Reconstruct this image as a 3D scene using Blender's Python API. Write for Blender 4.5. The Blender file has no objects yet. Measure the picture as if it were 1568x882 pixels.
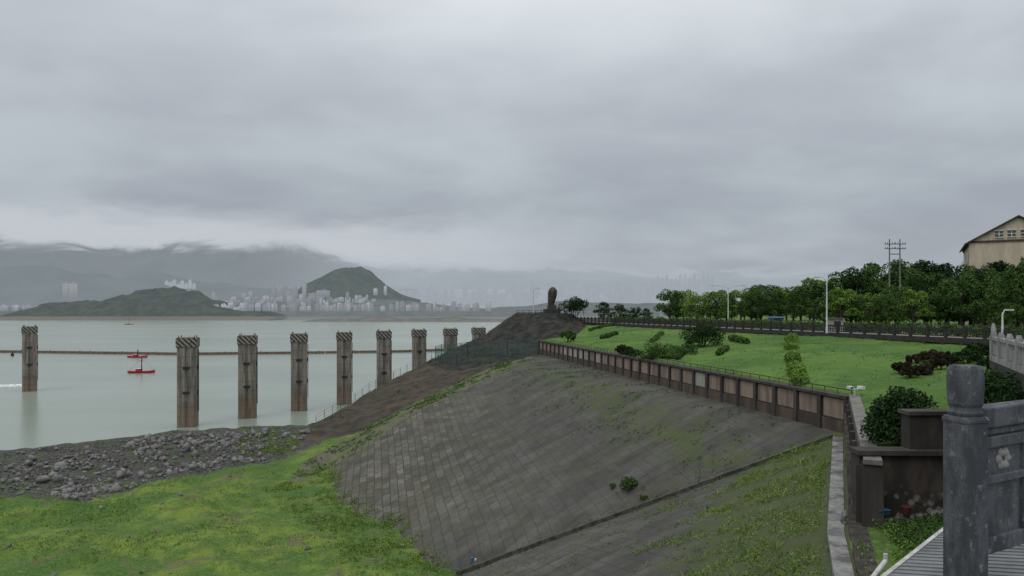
import bpy, math, random
import numpy as np
from mathutils import Vector, Matrix, noise
from mathutils.geometry import delaunay_2d_cdt
random.seed(7); rng=np.random.default_rng(11)
F=1130.0; EZ=23.5; CX=784.0; HY=475.0
S=bpy.context.scene
# ---------------------------------------------------------------- camera
cd=bpy.data.cameras.new("camera"); cam=bpy.data.objects.new("camera",cd); S.collection.objects.link(cam)
cam.location=(0,0,EZ); cam.rotation_euler=(math.radians(90),0,0)
cd.sensor_width=36; cd.lens=36*F/1568; cd.shift_y=34/1568; cd.clip_start=0.1; cd.clip_end=30000
S.camera=cam
S.view_settings.view_transform='Standard'; S.view_settings.look='None'; S.view_settings.exposure=0
# helpers: measured survey points (azimuth/elevation from the viewpoint) -> metres
def WY(px,py,Y): return Vector(((px-CX)/F*Y,Y,EZ-(py-HY)/F*Y))
def WZ(px,py,z):
    Y=(EZ-z)*F/(py-HY); return Vector(((px-CX)/F*Y,Y,z))
# ---------------------------------------------------------------- node helpers
def setin(nt,node,k,v):
    s=node.inputs[k]
    if isinstance(v,bpy.types.NodeSocket): nt.links.new(v,s)
    else:
        if isinstance(v,(tuple,list)) and len(v)==3 and s.type=='RGBA': v=(*v,1)
        s.default_value=v
def N(nt,t,props=None,**ins):
    n=nt.nodes.new(t)
    for k,v in (props or {}).items(): setattr(n,k,v)
    for k,v in ins.items():
        if k[0]=='i' and k[1:].isdigit(): k=int(k[1:])
        else: k=k.replace('_',' ')
        setin(nt,n,k,v)
    return n
def M(nt,op,a,b=0.0,c=None,clamp=False):
    n=nt.nodes.new('ShaderNodeMath'); n.operation=op; n.use_clamp=clamp
    setin(nt,n,0,a); setin(nt,n,1,b)
    if c is not None: setin(nt,n,2,c)
    return n.outputs[0]
def MIX(nt,f,a,b,mode='MIX'):
    n=nt.nodes.new('ShaderNodeMix'); n.data_type='RGBA'; n.blend_type=mode
    setin(nt,n,0,f); setin(nt,n,6,a); setin(nt,n,7,b); return n.outputs[2]
def RNG(nt,v,a,b,c=0.0,d=1.0,smooth=True):
    n=nt.nodes.new('ShaderNodeMapRange'); n.interpolation_type='SMOOTHSTEP' if smooth else 'LINEAR'
    setin(nt,n,0,v); setin(nt,n,1,a); setin(nt,n,2,b); setin(nt,n,3,c); setin(nt,n,4,d); return n.outputs[0]
def NOI(nt,vec,scale,detail=4.0,rough=0.55,dist=0.0):
    n=N(nt,'ShaderNodeTexNoise',None,Scale=scale,Detail=detail,Roughness=rough,Distortion=dist)
    nt.links.new(vec,n.inputs['Vector']); return n.outputs[0]
def MAPV(nt,vec,scale=(1,1,1),rot=(0,0,0),loc=(0,0,0)):
    n=N(nt,'ShaderNodeMapping',None,Scale=scale,Rotation=rot,Location=loc); nt.links.new(vec,n.inputs['Vector']); return n.outputs[0]
def RAMP(nt,f,stops):
    n=nt.nodes.new('ShaderNodeValToRGB'); cr=n.color_ramp
    while len(cr.elements)<len(stops): cr.elements.new(0.5)
    for e,(p,c) in zip(cr.elements,stops): e.position=p; e.color=(*c,1) if len(c)==3 else c
    nt.links.new(f,n.inputs[0]); return n.outputs[0]
HAZE=(0.375,0.415,0.465)  # airlight colour, painted into the far materials as emission
def newmat(name):
    m=bpy.data.materials.new(name); m.use_nodes=True; nt=m.node_tree; nt.nodes.clear()
    out=nt.nodes.new('ShaderNodeOutputMaterial'); return m,nt,out
def finish(nt,out,col,rough=0.85,bump=None,bstr=0.3,bdist=0.05,haze=0.0,metal=0.0,spec=0.3):
    p=N(nt,'ShaderNodeBsdfPrincipled',None,Base_Color=col,Roughness=rough,Metallic=metal)
    p.inputs['Specular IOR Level'].default_value=spec
    if bump is not None:
        b=N(nt,'ShaderNodeBump',None,Strength=bstr,Distance=bdist,Height=bump); nt.links.new(b.outputs[0],p.inputs['Normal'])
    nt.links.new(p.outputs[0],out.inputs[0])
def OBJ(nt): return nt.nodes.new('ShaderNodeTexCoord').outputs['Object']
def POS(nt): return nt.nodes.new('ShaderNodeNewGeometry').outputs['Position']
def simple(name,c1,c2=None,scale=2.0,rough=0.8,haze=0.0,bstr=0.2,metal=0.0,streak=False,spec=0.3):
    m,nt,out=newmat(name); v=POS(nt)
    if streak: v=MAPV(nt,v,(1,1,0.18))
    n=NOI(nt,v,scale,5,0.62)
    c2=c2 or tuple(x*0.6 for x in c1)
    col=MIX(nt,RNG(nt,n,0.35,0.65),c2,c1)
    n2=NOI(nt,v,scale*7,3); col=MIX(nt,RNG(nt,n2,0.3,0.7,0,0.35),col,tuple(x*0.5 for x in c1))
    finish(nt,out,col,rough,n2,bstr,0.02,haze,metal,spec); return m
# ---------------------------------------------------------------- mesh builder
class MB:
    def __init__(s): s.v=[]; s.f=[]; s.m=[]
    def add(s,vs,fs,mat=0):
        o=len(s.v); s.v+=[tuple(v) for v in vs]; s.f+=[tuple(i+o for i in f) for f in fs]; s.m+=[mat]*len(fs)
    def box(s,c,size,rz=0.0,mat=0,taper=1.0):
        hx,hy,hz=size[0]/2,size[1]/2,size[2]/2; vs=[]
        ca,sa=math.cos(rz),math.sin(rz)
        for dz in(-1,1):
            t=taper if dz>0 else 1
            for dx,dy in((-1,-1),(1,-1),(1,1),(-1,1)):
                x,y=dx*hx*t,dy*hy*t; vs.append((c[0]+x*ca-y*sa,c[1]+x*sa+y*ca,c[2]+dz*hz))
        s.add(vs,[(0,3,2,1),(4,5,6,7),(0,1,5,4),(1,2,6,5),(2,3,7,6),(3,0,4,7)],mat)
    def prism(s,poly,z0,z1,mat=0,matside=None):
        n=len(poly); vs=[(p[0],p[1],z0) for p in poly]+[(p[0],p[1],z1) for p in poly]
        s.add(vs,[tuple(range(n,2*n))],mat)
        s.add(vs,[(i,(i+1)%n,n+(i+1)%n,n+i) for i in range(n)],mat if matside is None else matside)
    def cyl(s,p0,p1,r0,r1=None,n=8,mat=0):
        r1=r0 if r1 is None else r1; p0=Vector(p0); p1=Vector(p1); d=(p1-p0).normalized()
        a=d.orthogonal().normalized(); b=d.cross(a); vs=[]
        for p,r in((p0,r0),(p1,r1)):
            for i in range(n):
                t=2*math.pi*i/n; vs.append(p+a*math.cos(t)*r+b*math.sin(t)*r)
        s.add(vs,[(i,(i+1)%n,n+(i+1)%n,n+i) for i in range(n)]+[tuple(range(n))[::-1],tuple(range(n,2*n))],mat)
    def beam(s,p0,p1,w,h,mat=0):
        p0=Vector(p0);p1=Vector(p1);d=(p1-p0).normalized(); a=d.cross(Vector((0,0,1))).normalized()*w/2
        u=Vector((0,0,h/2)); vs=[p+q for p in(p0,p1) for q in(-a-u,a-u,a+u,-a+u)]
        s.add(vs,[(0,1,2,3),(7,6,5,4),(0,4,5,1),(1,5,6,2),(2,6,7,3),(3,7,4,0)],mat)
    def obj(s,name,mats,parent=None,smooth=False,bevel=0):
        me=bpy.data.meshes.new(name); me.from_pydata(s.v,[],s.f); 
        for m in mats: me.materials.append(m)
        me.polygons.foreach_set('material_index',s.m)
        if smooth: me.polygons.foreach_set('use_smooth',[True]*len(me.polygons))
        me.update(); o=bpy.data.objects.new(name,me); S.collection.objects.link(o)
        if bevel:
            b=o.modifiers.new('bevel','BEVEL'); b.width=bevel; b.segments=2; b.limit_method='ANGLE'
        if parent: o.parent=parent
        return o
def np_mesh(name,V,Fc,mats,k,attrs=None,smooth=False,midx=None):
    me=bpy.data.meshes.new(name); nv=len(V); nf=len(Fc)
    me.vertices.add(nv); me.vertices.foreach_set('co',V.astype(np.float32).ravel())
    me.loops.add(nf*k); me.loops.foreach_set('vertex_index',Fc.astype(np.int32).ravel())
    me.polygons.add(nf); me.polygons.foreach_set('loop_start',np.arange(0,nf*k,k,dtype=np.int32))
    me.polygons.foreach_set('loop_total',np.full(nf,k,dtype=np.int32))
    for m in mats: me.materials.append(m)
    if midx is not None: me.polygons.foreach_set('material_index',midx.astype(np.int32))
    if smooth: me.polygons.foreach_set('use_smooth',np.ones(nf,dtype=bool))
    me.update(calc_edges=True)
    for a,d in (attrs or {}).items():
        at=me.attributes.new(a,'FLOAT','POINT'); at.data.foreach_set('value',d.astype(np.float32).ravel())
    me.validate(); return me
def link(name,me,parent=None):
    o=bpy.data.objects.new(name,me); S.collection.objects.link(o)
    if parent: o.parent=parent
    return o
# ---------------------------------------------------------------- world
w=bpy.data.worlds.new("World"); S.world=w; w.use_nodes=True; nt=w.node_tree; nt.nodes.clear()
out=nt.nodes.new('ShaderNodeOutputWorld')
SE,SR=math.radians(55),math.radians(-140)
sky=nt.nodes.new('ShaderNodeTexSky'); sky.sky_type='NISHITA'; sky.sun_disc=False; sky.sun_elevation=SE; sky.sun_rotation=SR; sky.air_density=1.5; sky.dust_density=4
g=nt.nodes.new('ShaderNodeTexCoord').outputs['Generated']
sp=nt.nodes.new('ShaderNodeSeparateXYZ'); nt.links.new(g,sp.inputs[0]); x,y,z=sp.outputs
zc=M(nt,'MAXIMUM',z,0.0)
den=M(nt,'ADD',zc,0.24)
cv=N(nt,'ShaderNodeCombineXYZ',None,X=M(nt,'DIVIDE',x,den),Y=M(nt,'DIVIDE',y,den),Z=M(nt,'MULTIPLY',zc,1.5)).outputs[0]
n1=NOI(nt,MAPV(nt,cv,(1,1.1,1),(0,0,0),(3.1,0.4,0)),1.15,4,0.5,0.2)
n2=NOI(nt,MAPV(nt,cv,(0.9,1.2,1),(0,0,0.3),(7,2,0)),3.2,4,0.5,0.3)
base=RAMP(nt,zc,[(0,(.42,.458,.505)),(0.06,(.43,.47,.518)),(0.12,(.405,.445,.498)),(0.19,(.44,.48,.53)),(0.28,(.53,.572,.62)),(0.38,(.66,.70,.74)),(0.6,(1.0,1.03,1.06)),(1,(1.35,1.37,1.4))])
k=M(nt,'ADD',RNG(nt,n1,0.35,0.65,0.885,1.10),RNG(nt,n2,0.3,0.7,-0.035,0.035))
kk=N(nt,'ShaderNodeCombineXYZ',None,X=k,Y=k,Z=M(nt,'ADD',M(nt,'MULTIPLY',k,.9),.1)).outputs[0]
col=MIX(nt,1.0,base,kk,'MULTIPLY')
# low bank of mist lying against the hills on the left
mv=N(nt,'ShaderNodeCombineXYZ',None,X=M(nt,'MULTIPLY',x,3.0),Y=M(nt,'MULTIPLY',z,13.0),Z=0.0).outputs[0]
mn=NOI(nt,mv,2.2,5,0.6,0.6)
zz=M(nt,'ADD',z,M(nt,'MULTIPLY',M(nt,'SUBTRACT',mn,0.5),0.07))
band=M(nt,'MULTIPLY',RNG(nt,zz,0.03,0.08),RNG(nt,zz,0.135,0.095))
azf=RNG(nt,x,0.15,-0.25)
fm=M(nt,'MULTIPLY',M(nt,'MULTIPLY',band,azf),0.9)
col=MIX(nt,fm,col,(.56,.595,.64))
b1=N(nt,'ShaderNodeBackground',None,Strength=0.1); nt.links.new(sky.outputs[0],b1.inputs[0])
b2=N(nt,'ShaderNodeBackground',None,Color=col,Strength=1.0)
mx=N(nt,'ShaderNodeMixShader',None,i0=0.95); nt.links.new(b1.outputs[0],mx.inputs[1]); nt.links.new(b2.outputs[0],mx.inputs[2])
nt.links.new(mx.outputs[0],out.inputs[0])
sl=bpy.data.lights.new("sun",'SUN'); sl.energy=0.7; sl.angle=math.radians(30); sl.color=(1,.97,.93)
so=bpy.data.objects.new("sun",sl); S.collection.objects.link(so)
sd=Vector((math.sin(SR)*math.cos(SE),math.cos(SR)*math.cos(SE),math.sin(SE)))
so.rotation_euler=sd.to_track_quat('Z','Y').to_euler(); so.location=(0,0,80)
# ---------------------------------------------------------------- terrain heights
lines=[
 [(5.6,154,14.4),(24.4,54,14.4),(14.7,31.5,14.4),(11.5,24,14.4),(5,8,14.4)],
 [(6.05,154.1,14.4),(24.85,53.95,14.4),(15.25,31.9,14.6),(30,31.4,15)],
 [(6.35,154.2,17.3),(25.15,53.9,17.3),(15.6,32.2,17.2),(30,31.75,17.2)],
 [(-0.4,128,13.4),(-14.6,114.5,8),(-26,104,1.2)],
 [(-26,104,1.2),(-20,86,1),(-12.7,78,.9),(-7.6,66,1),(-4.7,62.5,1),(-14,30,1),(-20,8,1)],
 [(24.2,54.2,14.4),(-4.7,62.5,1)],
 [(-29.5,94,1),(-30,106,1.6),(-26,122,3),(-10,139,10),(-1.8,147,13)],
 [(-34.8,130,3.5),(-31,145,5.5),(-26.7,164,8),(-18.7,186,12)],
 [(-8,165,13.2),(0,160,13.8),(5.3,160,14)],
 [(1,186,22.6),(2,196,22.8),(14,198,22.8),(15,184,22.6),(8,181,22.7),(1,186,22.6)],
 [(18,195,19.8),(50,78,19.8),(57,52,19.8)],
 [(20,196,20.25),(52,79,20.25),(60,52,20.25)],
 [(-160,72,3),(-110,85,3.3),(-73,105,3.5),(-54,123.5,3.5),(-34.8,130,3.5)],
 [(-160,45,1),(-110,60,1),(-60.8,87.7,1),(-50.8,84,.9),(-45.7,96.7,1),(-33.6,110.5,1.3)],
 [(-160,88,-4),(-118,97,-4),(-81,116,-4),(-60,135,-4),(-46,142,-4),(-43,156,-4),(-39,176,-4),(-31,200,-4),(-15,218,-4),(5,230,-4),(25,262,-4),(45,310,-4),(170,605,-4)],
 [(22,215,20.2),(40,250,20.3),(60,300,20.3),(190,600,20.3)],
 [(14.2,24,14.7),(13.0,20,14.7),(8,8,14.7)],
]
pts=[(-7,185,17.4),(-4,175,16),(8,166,16),(15,170,18),(18,180,19.6),(-10,205,9),(6,212,14),(-160,8,1),(-60,8,1),(300,8,17),(300,605,20.3),(-160,605,-4),
 (60,8,15),(60,50,19.8),(33,50,18.4),(120,50,20.2),(-60,60,1.2),(-30,60,1.0),(-40,75,1.6),(-25,75,.8),(-70,75,1.6),(-47,108,1.2),(16,25,15),(18,31,15),(300,100,20.3),(36,60,18.6),(20,120,18.2),(-22,128,5.2),(-15,150,10)]
cv=[];ce=[];key={}
def addp(p):
    k=(round(p[0],2),round(p[1],2))
    if k not in key: key[k]=len(cv); cv.append(p)
    return key[k]
for L in lines:
    ids=[addp(p) for p in L]; ce+=[(a,b) for a,b in zip(ids,ids[1:]) if a!=b]
for p in pts: addp(p)
o=delaunay_2d_cdt([Vector(p[:2]) for p in cv],ce,[],0,1e-4)
tv=[];
for p,orig in zip(o[0],o[3]):
    if orig: zz_=cv[orig[0]][2]
    else:
        ds=sorted(cv,key=lambda q:(q[0]-p[0])**2+(q[1]-p[1])**2)[:2]; zz_=(ds[0][2]+ds[1][2])/2
    tv.append((p[0],p[1],zz_))
gx=np.unique(np.concatenate([np.arange(-160,-80,2.0),np.arange(-80,-36,0.6),np.arange(-36,30,0.4),np.arange(30,62,1.0),np.arange(62,301,6.0)]))
gy=np.unique(np.concatenate([np.arange(8,110,0.4),np.arange(110,200,0.6),np.arange(200,260,2.0),np.arange(260,606,8.0)]))
X,Y=np.meshgrid(gx,gy); Z=np.full(X.shape,-4.0)
for f in o[2]:
    for j in range(1,len(f)-1):
        a,b,c=[tv[f[i]] for i in(0,j,j+1)]
        x0,x1=min(a[0],b[0],c[0])-1e-3,max(a[0],b[0],c[0])+1e-3; y0,y1=min(a[1],b[1],c[1])-1e-3,max(a[1],b[1],c[1])+1e-3
        i0,i1=np.searchsorted(gx,x0),np.searchsorted(gx,x1); j0,j1=np.searchsorted(gy,y0),np.searchsorted(gy,y1)
        if i1<=i0 or j1<=j0: continue
        xs=X[j0:j1,i0:i1]; ys=Y[j0:j1,i0:i1]
        d=(b[1]-c[1])*(a[0]-c[0])+(c[0]-b[0])*(a[1]-c[1])
        if abs(d)<1e-9: continue
        l1=((b[1]-c[1])*(xs-c[0])+(c[0]-b[0])*(ys-c[1]))/d; l2=((c[1]-a[1])*(xs-c[0])+(a[0]-c[0])*(ys-c[1]))/d; l3=1-l1-l2
        m=(l1>=-1e-6)&(l2>=-1e-6)&(l3>=-1e-6)
        zz_=l1*a[2]+l2*b[2]+l3*c[2]; sub=Z[j0:j1,i0:i1]; sub[m]=zz_[m]
def sdf(poly,X,Y):
    P=np.array(poly,float); inside=np.zeros(X.shape,bool); D=np.full(X.shape,1e9)
    for i in range(len(P)):
        a=P[i];b=P[(i+1)%len(P)]; ex,ey=b-a; wx=X-a[0]; wy=Y-a[1]
        t=np.clip((wx*ex+wy*ey)/(ex*ex+ey*ey),0,1); D=np.minimum(D,np.hypot(wx-ex*t,wy-ey*t))
        c=((a[1]>Y)!=(b[1]>Y))&(X<(b[0]-a[0])*(Y-a[1])/((b[1]-a[1])+1e-12)+a[0]); inside^=c
    return np.where(inside,D,-D)
PZ={
 'z_conc':[(5.9,156),(24.8,54.4),(-4.7,62.5),(-7.6,66),(-12.7,78),(-20,86),(-26,104),(-14.6,114.5),(-0.4,128),(3,150)],
 'z_low':[(24.6,54.2),(15.0,31.8),(11.8,24),(5,6),(-20,6),(-14,30),(-4.7,62.5)],
 'z_facet':[(-26,104),(-14.6,114.5),(-0.4,128),(3,150),(-1.8,147),(-10,139),(-26,122),(-30,106),(-29.5,94)],
 'z_rub':[(-160,90),(-160,50),(-110,62),(-60.8,87.7),(-50.8,84),(-45.7,96.7),(-33.6,110.5),(-29,121),(-34.8,132),(-52,150)],
 'z_dirt':[(-33,118),(-26,122),(-10,139),(-1.8,147),(5.8,155),(6.3,162),(-10,172),(-18,190),(-34,205),(-50,160),(-36,130)],
 'z_knoll':[(6.3,152),(14,166),(18,178),(19,195),(24,216),(5,235),(-35,215),(-22,180),(-14,157),(-4,149),(5,150)],
 'z_lawn':[(6.2,154),(25,54),(15.4,32),(30,31.6),(62,50),(52,78),(19,197),(18,178),(14,166)],
}
SD={k:sdf(v,X,Y) for k,v in PZ.items()}
lowf=np.sin(X*.21+1.3)*np.sin(Y*.17+.4)*.5+np.sin(X*.47+Y*.31)*.25+np.sin(X*.9-Y*.7+2)*.12
flat=np.clip(np.maximum(SD['z_conc'],SD['z_low'])+.3,0,1)
nz=np.array([noise.fractal(Vector((a*.35,b*.35,0)),1.0,2.1,4) for a,b in zip(X.ravel(),Y.ravel())]).reshape(X.shape)
plain=np.clip((3.0-Z)/2,0,1)*np.clip((Z+1)/1,0,1)*(1-flat)
rub=np.clip(SD['z_rub'],0,1); dirt=np.clip(SD['z_dirt']/2,0,1); kn=np.clip(SD['z_knoll']/3,0,1)
lawn=np.clip(SD['z_lawn']/3,0,1)
Z=Z+plain*(lowf*.38+nz*.30)+rub*nz*.4+np.maximum(dirt*(1-kn),0)*(nz*.35+lowf*.3)+kn*(nz*.30+lowf*.15)+lawn*(lowf*.22+nz*.12)+np.clip(SD['z_conc']/4,0,1)*lowf*.12+np.clip(SD['z_low']/4,0,1)*lowf*.15
for cx,cy,r,h in[(-59,80,6,1.6),(-50,82,4,1.0),(-38,84,3.5,.9),(-34,86,3,.6),(-28,70,5,.7)]:
    Z+=h*np.exp(-((X-cx)**2+(Y-cy)**2)/r**2)
def zt(x,y):
    x=np.asarray(x,float);y=np.asarray(y,float)
    i=np.clip(np.searchsorted(gx,x)-1,0,len(gx)-2); j=np.clip(np.searchsorted(gy,y)-1,0,len(gy)-2)
    u=np.clip((x-gx[i])/(gx[i+1]-gx[i]),0,1); v=np.clip((y-gy[j])/(gy[j+1]-gy[j]),0,1)
    return Z[j,i]*(1-u)*(1-v)+Z[j,i+1]*u*(1-v)+Z[j+1,i]*(1-u)*v+Z[j+1,i+1]*u*v
def hit(px,py,y0=9,y1=600):
    Ys=np.concatenate([np.arange(y0,200,.15),np.arange(200,y1,1.0)]); xs=(px-CX)/F*Ys; zs=EZ-(py-HY)/F*Ys
    h=zt(xs,Ys); i=np.argmax(zs<=h); return Vector((xs[i],Ys[i],h[i]))
V=np.stack([X.ravel(),Y.ravel(),Z.ravel()],1); nx,ny=len(gx),len(gy)
ii=np.arange(nx*ny).reshape(ny,nx); Fc=np.stack([ii[:-1,:-1],ii[:-1,1:],ii[1:,1:],ii[1:,:-1]],-1).reshape(-1,4)
# ---- terrain material
m,nt,out=newmat("terrain_material"); p=POS(nt)
def A(n): return N(nt,'ShaderNodeAttribute',{'attribute_name':n}).outputs['Fac']
nL=NOI(nt,p,0.09,3,0.6); nM=NOI(nt,p,0.5,4,0.6); nF=NOI(nt,p,3.0,3,0.65); nS=NOI(nt,p,9.0,2,0.6)
nP=NOI(nt,p,.22,4,.7,1.0)
grass=MIX(nt,RNG(nt,nL,.40,.60),(.055,.115,.022),(.145,.20,.035))
grass=MIX(nt,RNG(nt,nM,.38,.62,0,.85),grass,(.048,.105,.022))
grass=MIX(nt,RNG(nt,nF,.45,.75,0,.65),grass,(.17,.205,.06))
grass=MIX(nt,M(nt,'MULTIPLY',RNG(nt,nP,.56,.64),.75),grass,(.12,.105,.065))
grass=MIX(nt,RNG(nt,nS,.48,.70,0,.65),grass,(.022,.05,.012))
lawnc=MIX(nt,RNG(nt,nL,.35,.65),(.050,.112,.020),(.088,.165,.028)); lawnc=MIX(nt,RNG(nt,nF,.45,.8,0,.6),lawnc,(.03,.07,.016)); lawnc=MIX(nt,RNG(nt,nM,.50,.68,0,.6),lawnc,(.10,.13,.045)); lawnc=MIX(nt,RNG(nt,nP,.54,.68,0,.65),lawnc,(.035,.07,.02))
ang=math.atan2(100,-18.8)  # direction along the crest wall
pv=MAPV(nt,p,(1,1,0),(0,0,-ang))
wob=N(nt,'ShaderNodeVectorMath',{'operation':'ADD'}); nt.links.new(pv,wob.inputs[0])
nc=N(nt,'ShaderNodeTexNoise',None,Scale=.25,Detail=1.0); nt.links.new(p,nc.inputs['Vector'])
sc=N(nt,'ShaderNodeVectorMath',{'operation':'SCALE'}); nt.links.new(nc.outputs['Color'],sc.inputs[0]); sc.inputs['Scale'].default_value=.3; nt.links.new(sc.outputs[0],wob.inputs[1])
br=N(nt,'ShaderNodeTexBrick',{'offset':0.5},Color1=(.0,.0,.0),Color2=(1,1,1),Mortar=(.5,.5,.5),Scale=1.0,Mortar_Size=.06,Mortar_Smooth=.5,Bias=0.0,Brick_Width=1.6,Row_Height=.9)
nt.links.new(wob.outputs[0],br.inputs['Vector'])
brick=br.outputs['Color']; mort=br.outputs['Fac']
bfac=N(nt,'ShaderNodeSeparateColor'); nt.links.new(brick,bfac.inputs[0])
pale=RNG(nt,A('pale'),0,1)
dark=MIX(nt,RNG(nt,nM,.3,.7),(.054,.055,.052),(.080,.080,.075)); lite=MIX(nt,RNG(nt,nM,.3,.7),(.105,.100,.084),(.165,.157,.13))
conc=MIX(nt,M(nt,'ADD',M(nt,'MULTIPLY',pale,.85),M(nt,'MULTIPLY',RNG(nt,nL,.45,.65),.3)),dark,lite)
conc=MIX(nt,M(nt,'MULTIPLY',bfac.outputs[0],M(nt,'ADD',.22,M(nt,'MULTIPLY',pale,.45))),conc,(.028,.029,.027))
st=N(nt,'ShaderNodeTexWave',{'wave_type':'BANDS','bands_direction':'X'},Scale=.055,Distortion=.6,Detail=1.0); nt.links.new(pv,st.inputs['Vector'])
conc=MIX(nt,RNG(nt,st.outputs[1],.55,.95,0,.22),conc,(.14,.137,.122))
strk=NOI(nt,MAPV(nt,pv,(1.2,.06,1)),1.0,4,.65)
conc=MIX(nt,RNG(nt,strk,.50,.72,0,.45),conc,(.032,.030,.026))
conc=MIX(nt,RNG(nt,NOI(nt,MAPV(nt,pv,(.5,.05,1),(0,0,0),(4,9,0)),1.0,3,.65),.54,.7,0,.35),conc,(.14,.135,.118))
conc=MIX(nt,RNG(nt,nF,.52,.72,0,.5),conc,(.045,.042,.034))
conc=MIX(nt,M(nt,'MULTIPLY',mort,M(nt,'ADD',.30,M(nt,'MULTIPLY',pale,.5))),conc,(.022,.024,.018))
conc=MIX(nt,RNG(nt,nP,.46,.60,0,.40),conc,(.060,.058,.038))
wd=M(nt,'ADD',A('weedy'),M(nt,'MULTIPLY',M(nt,'SUBTRACT',NOI(nt,p,.7,5,.72),.5),1.8))
conc=MIX(nt,RNG(nt,wd,.42,.72,0,.8),conc,MIX(nt,nF,(.035,.055,.016),(.085,.10,.038)))
soil=MIX(nt,RNG(nt,nM,.35,.65),(.034,.030,.025),(.066,.055,.042)); soil=MIX(nt,RNG(nt,nF,.45,.7,0,.6),soil,(.030,.027,.022))
soil=MIX(nt,RNG(nt,NOI(nt,MAPV(nt,p,(.4,1,1)),.16,3,.6),.55,.68,0,.5),soil,(.11,.075,.05))
soil=MIX(nt,RNG(nt,nP,.58,.70,0,.7),soil,(.04,.06,.02))
rubc=MIX(nt,RNG(nt,nF,.4,.6),(.03,.031,.028),(.085,.085,.078)); rubc=MIX(nt,RNG(nt,nM,.54,.64,0,.85),rubc,(.05,.09,.022))
knc=MIX(nt,RNG(nt,nM,.4,.6),(.018,.019,.018),(.040,.038,.034)); knc=MIX(nt,RNG(nt,nF,.55,.7,0,.6),knc,(.020,.034,.013))
jit=M(nt,'SUBTRACT',NOI(nt,p,.6,3,.65),.5)
def zone(col,a,c,j=1.5,soft=.25):
    f=RNG(nt,M(nt,'ADD',A(a),M(nt,'MULTIPLY',jit,j)),-soft,soft); return MIX(nt,f,col,c)
c=grass
c=zone(c,'z_rub',rubc,4.0,.6); c=zone(c,'z_dirt',soil,4.0,.6)
fac=MIX(nt,RNG(nt,nM,.40,.58),MIX(nt,nF,(.055,.085,.025),(.10,.13,.045)),MIX(nt,M(nt,'MULTIPLY',bfac.outputs[0],.4),(.12,.11,.082),(.05,.05,.045)))
c=zone(c,'z_facet',fac,2.0,.3)
c=zone(c,'z_conc',conc,2.2,.12); c=zone(c,'z_low',conc,.4,.12)
c=zone(c,'z_knoll',knc,3.0,.8); c=zone(c,'z_lawn',lawnc,.3,.1)
finish(nt,out,c,.92,nF,.55,.12,spec=.15)
terr_mat=m
nrm=(-.983,-.185); below=(X-24.4)*nrm[0]+(Y-54)*nrm[1]
weedy=np.clip(1-np.abs(below-7)/10,0,1)*.62*(SD['z_conc']>-1)
weedy=np.maximum(weedy,np.clip(1-(SD['z_conc'])/5,0,1)*.36*(SD['z_conc']>-1)*(below<26))
pd=np.array([(14.7-24.4),(31.5-54)]);pd=pd/np.linalg.norm(pd); pn=(-.918,.396)
bl=(X-14.7)*pn[0]+(Y-31.5)*pn[1]
weedy=np.where(SD['z_low']>-.5,np.clip(1.2-bl/10,0,.95)+.15,weedy)
pale=np.clip((below-10)/20,0,1)*np.clip((Y-55)/30,0,1)*.9
pale=np.where(SD['z_low']>0,.1,pale)
at={k:np.clip(v,-6,6) for k,v in SD.items()}; at['weedy']=weedy; at['pale']=pale
link("terrain",np_mesh("terrain",V,Fc,[terr_mat],4,at,smooth=True))
# ---------------------------------------------------------------- water
m,nt,out=newmat("water_material"); p=POS(nt)
wn=NOI(nt,MAPV(nt,p,(1,1.6,1)),.5,4,.6); wl=NOI(nt,MAPV(nt,p,(.5,1,1)),.012,4,.55)
col=MIX(nt,RNG(nt,wl,.35,.65),(.195,.238,.195),(.245,.285,.24))
pr=N(nt,'ShaderNodeBsdfPrincipled',None,Base_Color=col,Roughness=.22); pr.inputs['IOR'].default_value=1.33
b=N(nt,'ShaderNodeBump',None,Strength=.25,Distance=.12,Height=wn); nt.links.new(b.outputs[0],pr.inputs['Normal']); nt.links.new(pr.outputs[0],out.inputs[0])
mb=MB(); mb.add([(-14000,-500,0),(14000,-500,0),(14000,22000,0),(-14000,22000,0)],[(0,1,2,3)]); mb.obj("water",[m])
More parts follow.
